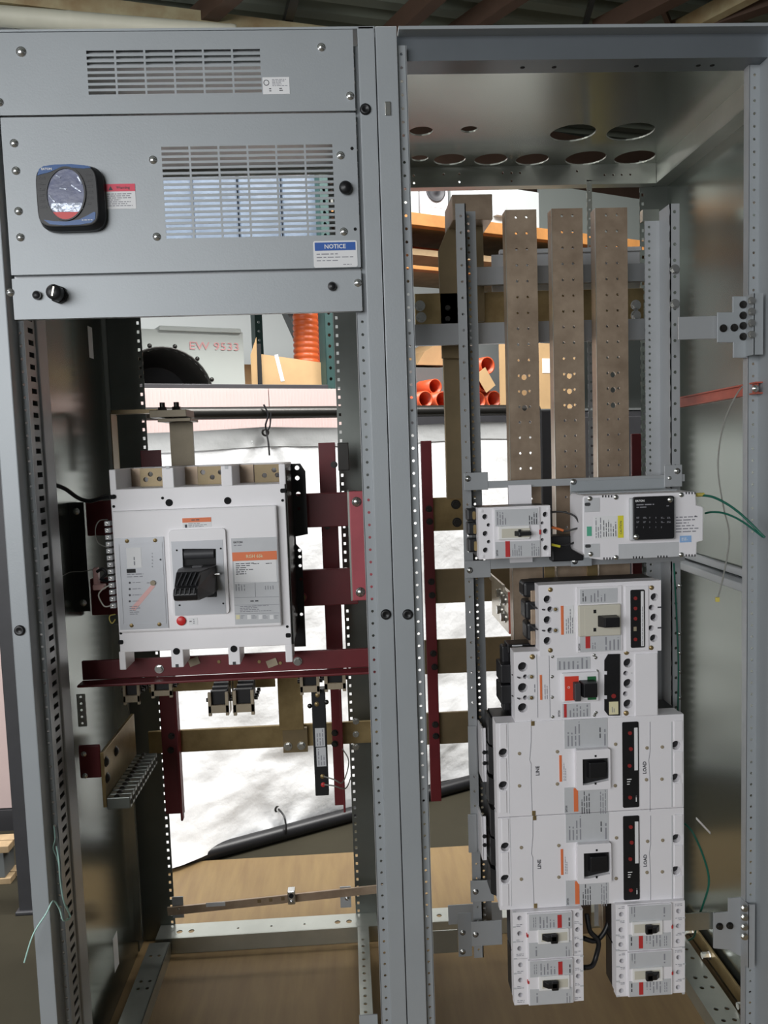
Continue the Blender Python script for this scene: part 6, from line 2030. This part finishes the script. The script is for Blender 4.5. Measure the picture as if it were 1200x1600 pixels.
o_ = MB().box(r[0], r[1], NF + 0.3, NF + 0.6, ze, r[3]).build('grey_case', 'rack_grey', bevel=0.003)
tag(bone(o_), 'flat grey case behind the orange pipes by the middle posts', 'case')
r = brect(650, 522, 705, 571, NF + 0.3)
m = MB()
m.add([(r[0], NF + 0.3, r[2]), (r[1], NF + 0.3, r[2]), (r[1], NF + 0.3, r[3]), (r[0] + 0.05, NF + 0.3, r[2] + 0.07), (r[0], NF + 0.55, r[2]), (r[1], NF + 0.55, r[2]), (r[1], NF + 0.55, r[3]), (r[0] + 0.05, NF + 0.55, r[2] + 0.07)],
      [(0, 1, 2, 3), (7, 6, 5, 4), (0, 4, 5, 1), (1, 5, 6, 2), (2, 6, 7, 3), (3, 7, 4, 0)])
o_ = m.build('slanted_carton', 'cardboard')
tag(bone(o_), 'slanted tan carton resting on the grey case', 'box')
# grey partition far right, yellow post, dark machine
NP = 1.6
r = brect(858, 280, 1100, 700, NP)
o_ = MB().box(r[0], r[1] + 0.5, NP + 0.1, NP + 0.13, ze, r[3]).build('grey_partition', 'partition_grey')
tag(bone(o_), 'large grey metal sheet standing behind the right-hand bars', 'sheet')
r = brect(916, 645, 926, 692, 0.5)
o_ = MB().box(r[0], r[1], 0.40, 0.44, FLOOR, r[3]).build('yellow_post', 'yellow_paint', bevel=0.004)
tag(bone(o_), 'slim yellow post glimpsed behind the middle and right bars', 'post')
r = brect(860, 650, 1010, 760, 0.30)
o_ = MB().box(r[0], r[1] + 0.2, 0.48, 0.52, FLOOR, r[3]).build('dark_crate', 'rack_dark', bevel=0.006)
tag(bone(o_), 'dark crate on the floor behind the right-hand breakers', 'crate')

# ---- left of the cabinets
def floor_at(px, py, z=FLOOR):
    d = ray(px, py); t = (z - CAM.z) / d.z
    return CAM + d * t
q = floor_at(40, 1428)
m = MB().box(q.x - 0.020, q.x + 0.07, q.y, q.y + 0.08, FLOOR, 2.4)
m.box(q.x - 0.03, q.x + 0.08, q.y - 0.01, q.y + 0.09, FLOOR, FLOOR + 0.012)
tag(m.build('dark_post', 'rack_dark', bevel=0.003), 'dark steel post standing left of the cabinets', 'post')
q2 = floor_at(10, 1300)
m = MB()
w_ = thing('wall_board', 'pale pinkish board wall left of the cabinets', 'board', (q2.x - 0.4, q2.y, FLOOR))
for i in range(3):
    x1_ = q2.x + 0.12 - i * 0.62
    MB().box(x1_ - 0.615, x1_, q2.y + 0.02, q2.y + 0.04, FLOOR + 0.09, 1.75).build('panel', 'pink_board', w_, 0.002)
MB().box(q2.x - 1.8, q2.x + 0.14, q2.y + 0.01, q2.y + 0.05, FLOOR, FLOOR + 0.085).build('foot_rail', 'rack_dark', w_)
q3 = floor_at(8, 1382)
pw = thing('pallet_stack', 'end of a wooden pallet at the left edge of the picture', 'pallet', (q3.x - 0.3, q3.y + 0.05, FLOOR))
for k, (z0_, z1_) in enumerate(((0.0, 0.022), (0.115, 0.14))):
    for j in range(2):
        MB().box(q3.x - 0.9, q3.x + 0.02, q3.y + 0.05 * j, q3.y + 0.045 + 0.05 * j, FLOOR + z0_, FLOOR + z1_).build('board', 'pallet_wood', pw, 0.002)
for j in range(3):
    MB().box(q3.x - 0.08 - 0.38 * j, q3.x - 0.38 * j, q3.y + 0.004, q3.y + 0.09, FLOOR + 0.023, FLOOR + 0.114).build('block', 'rack_grey', pw, 0.002)
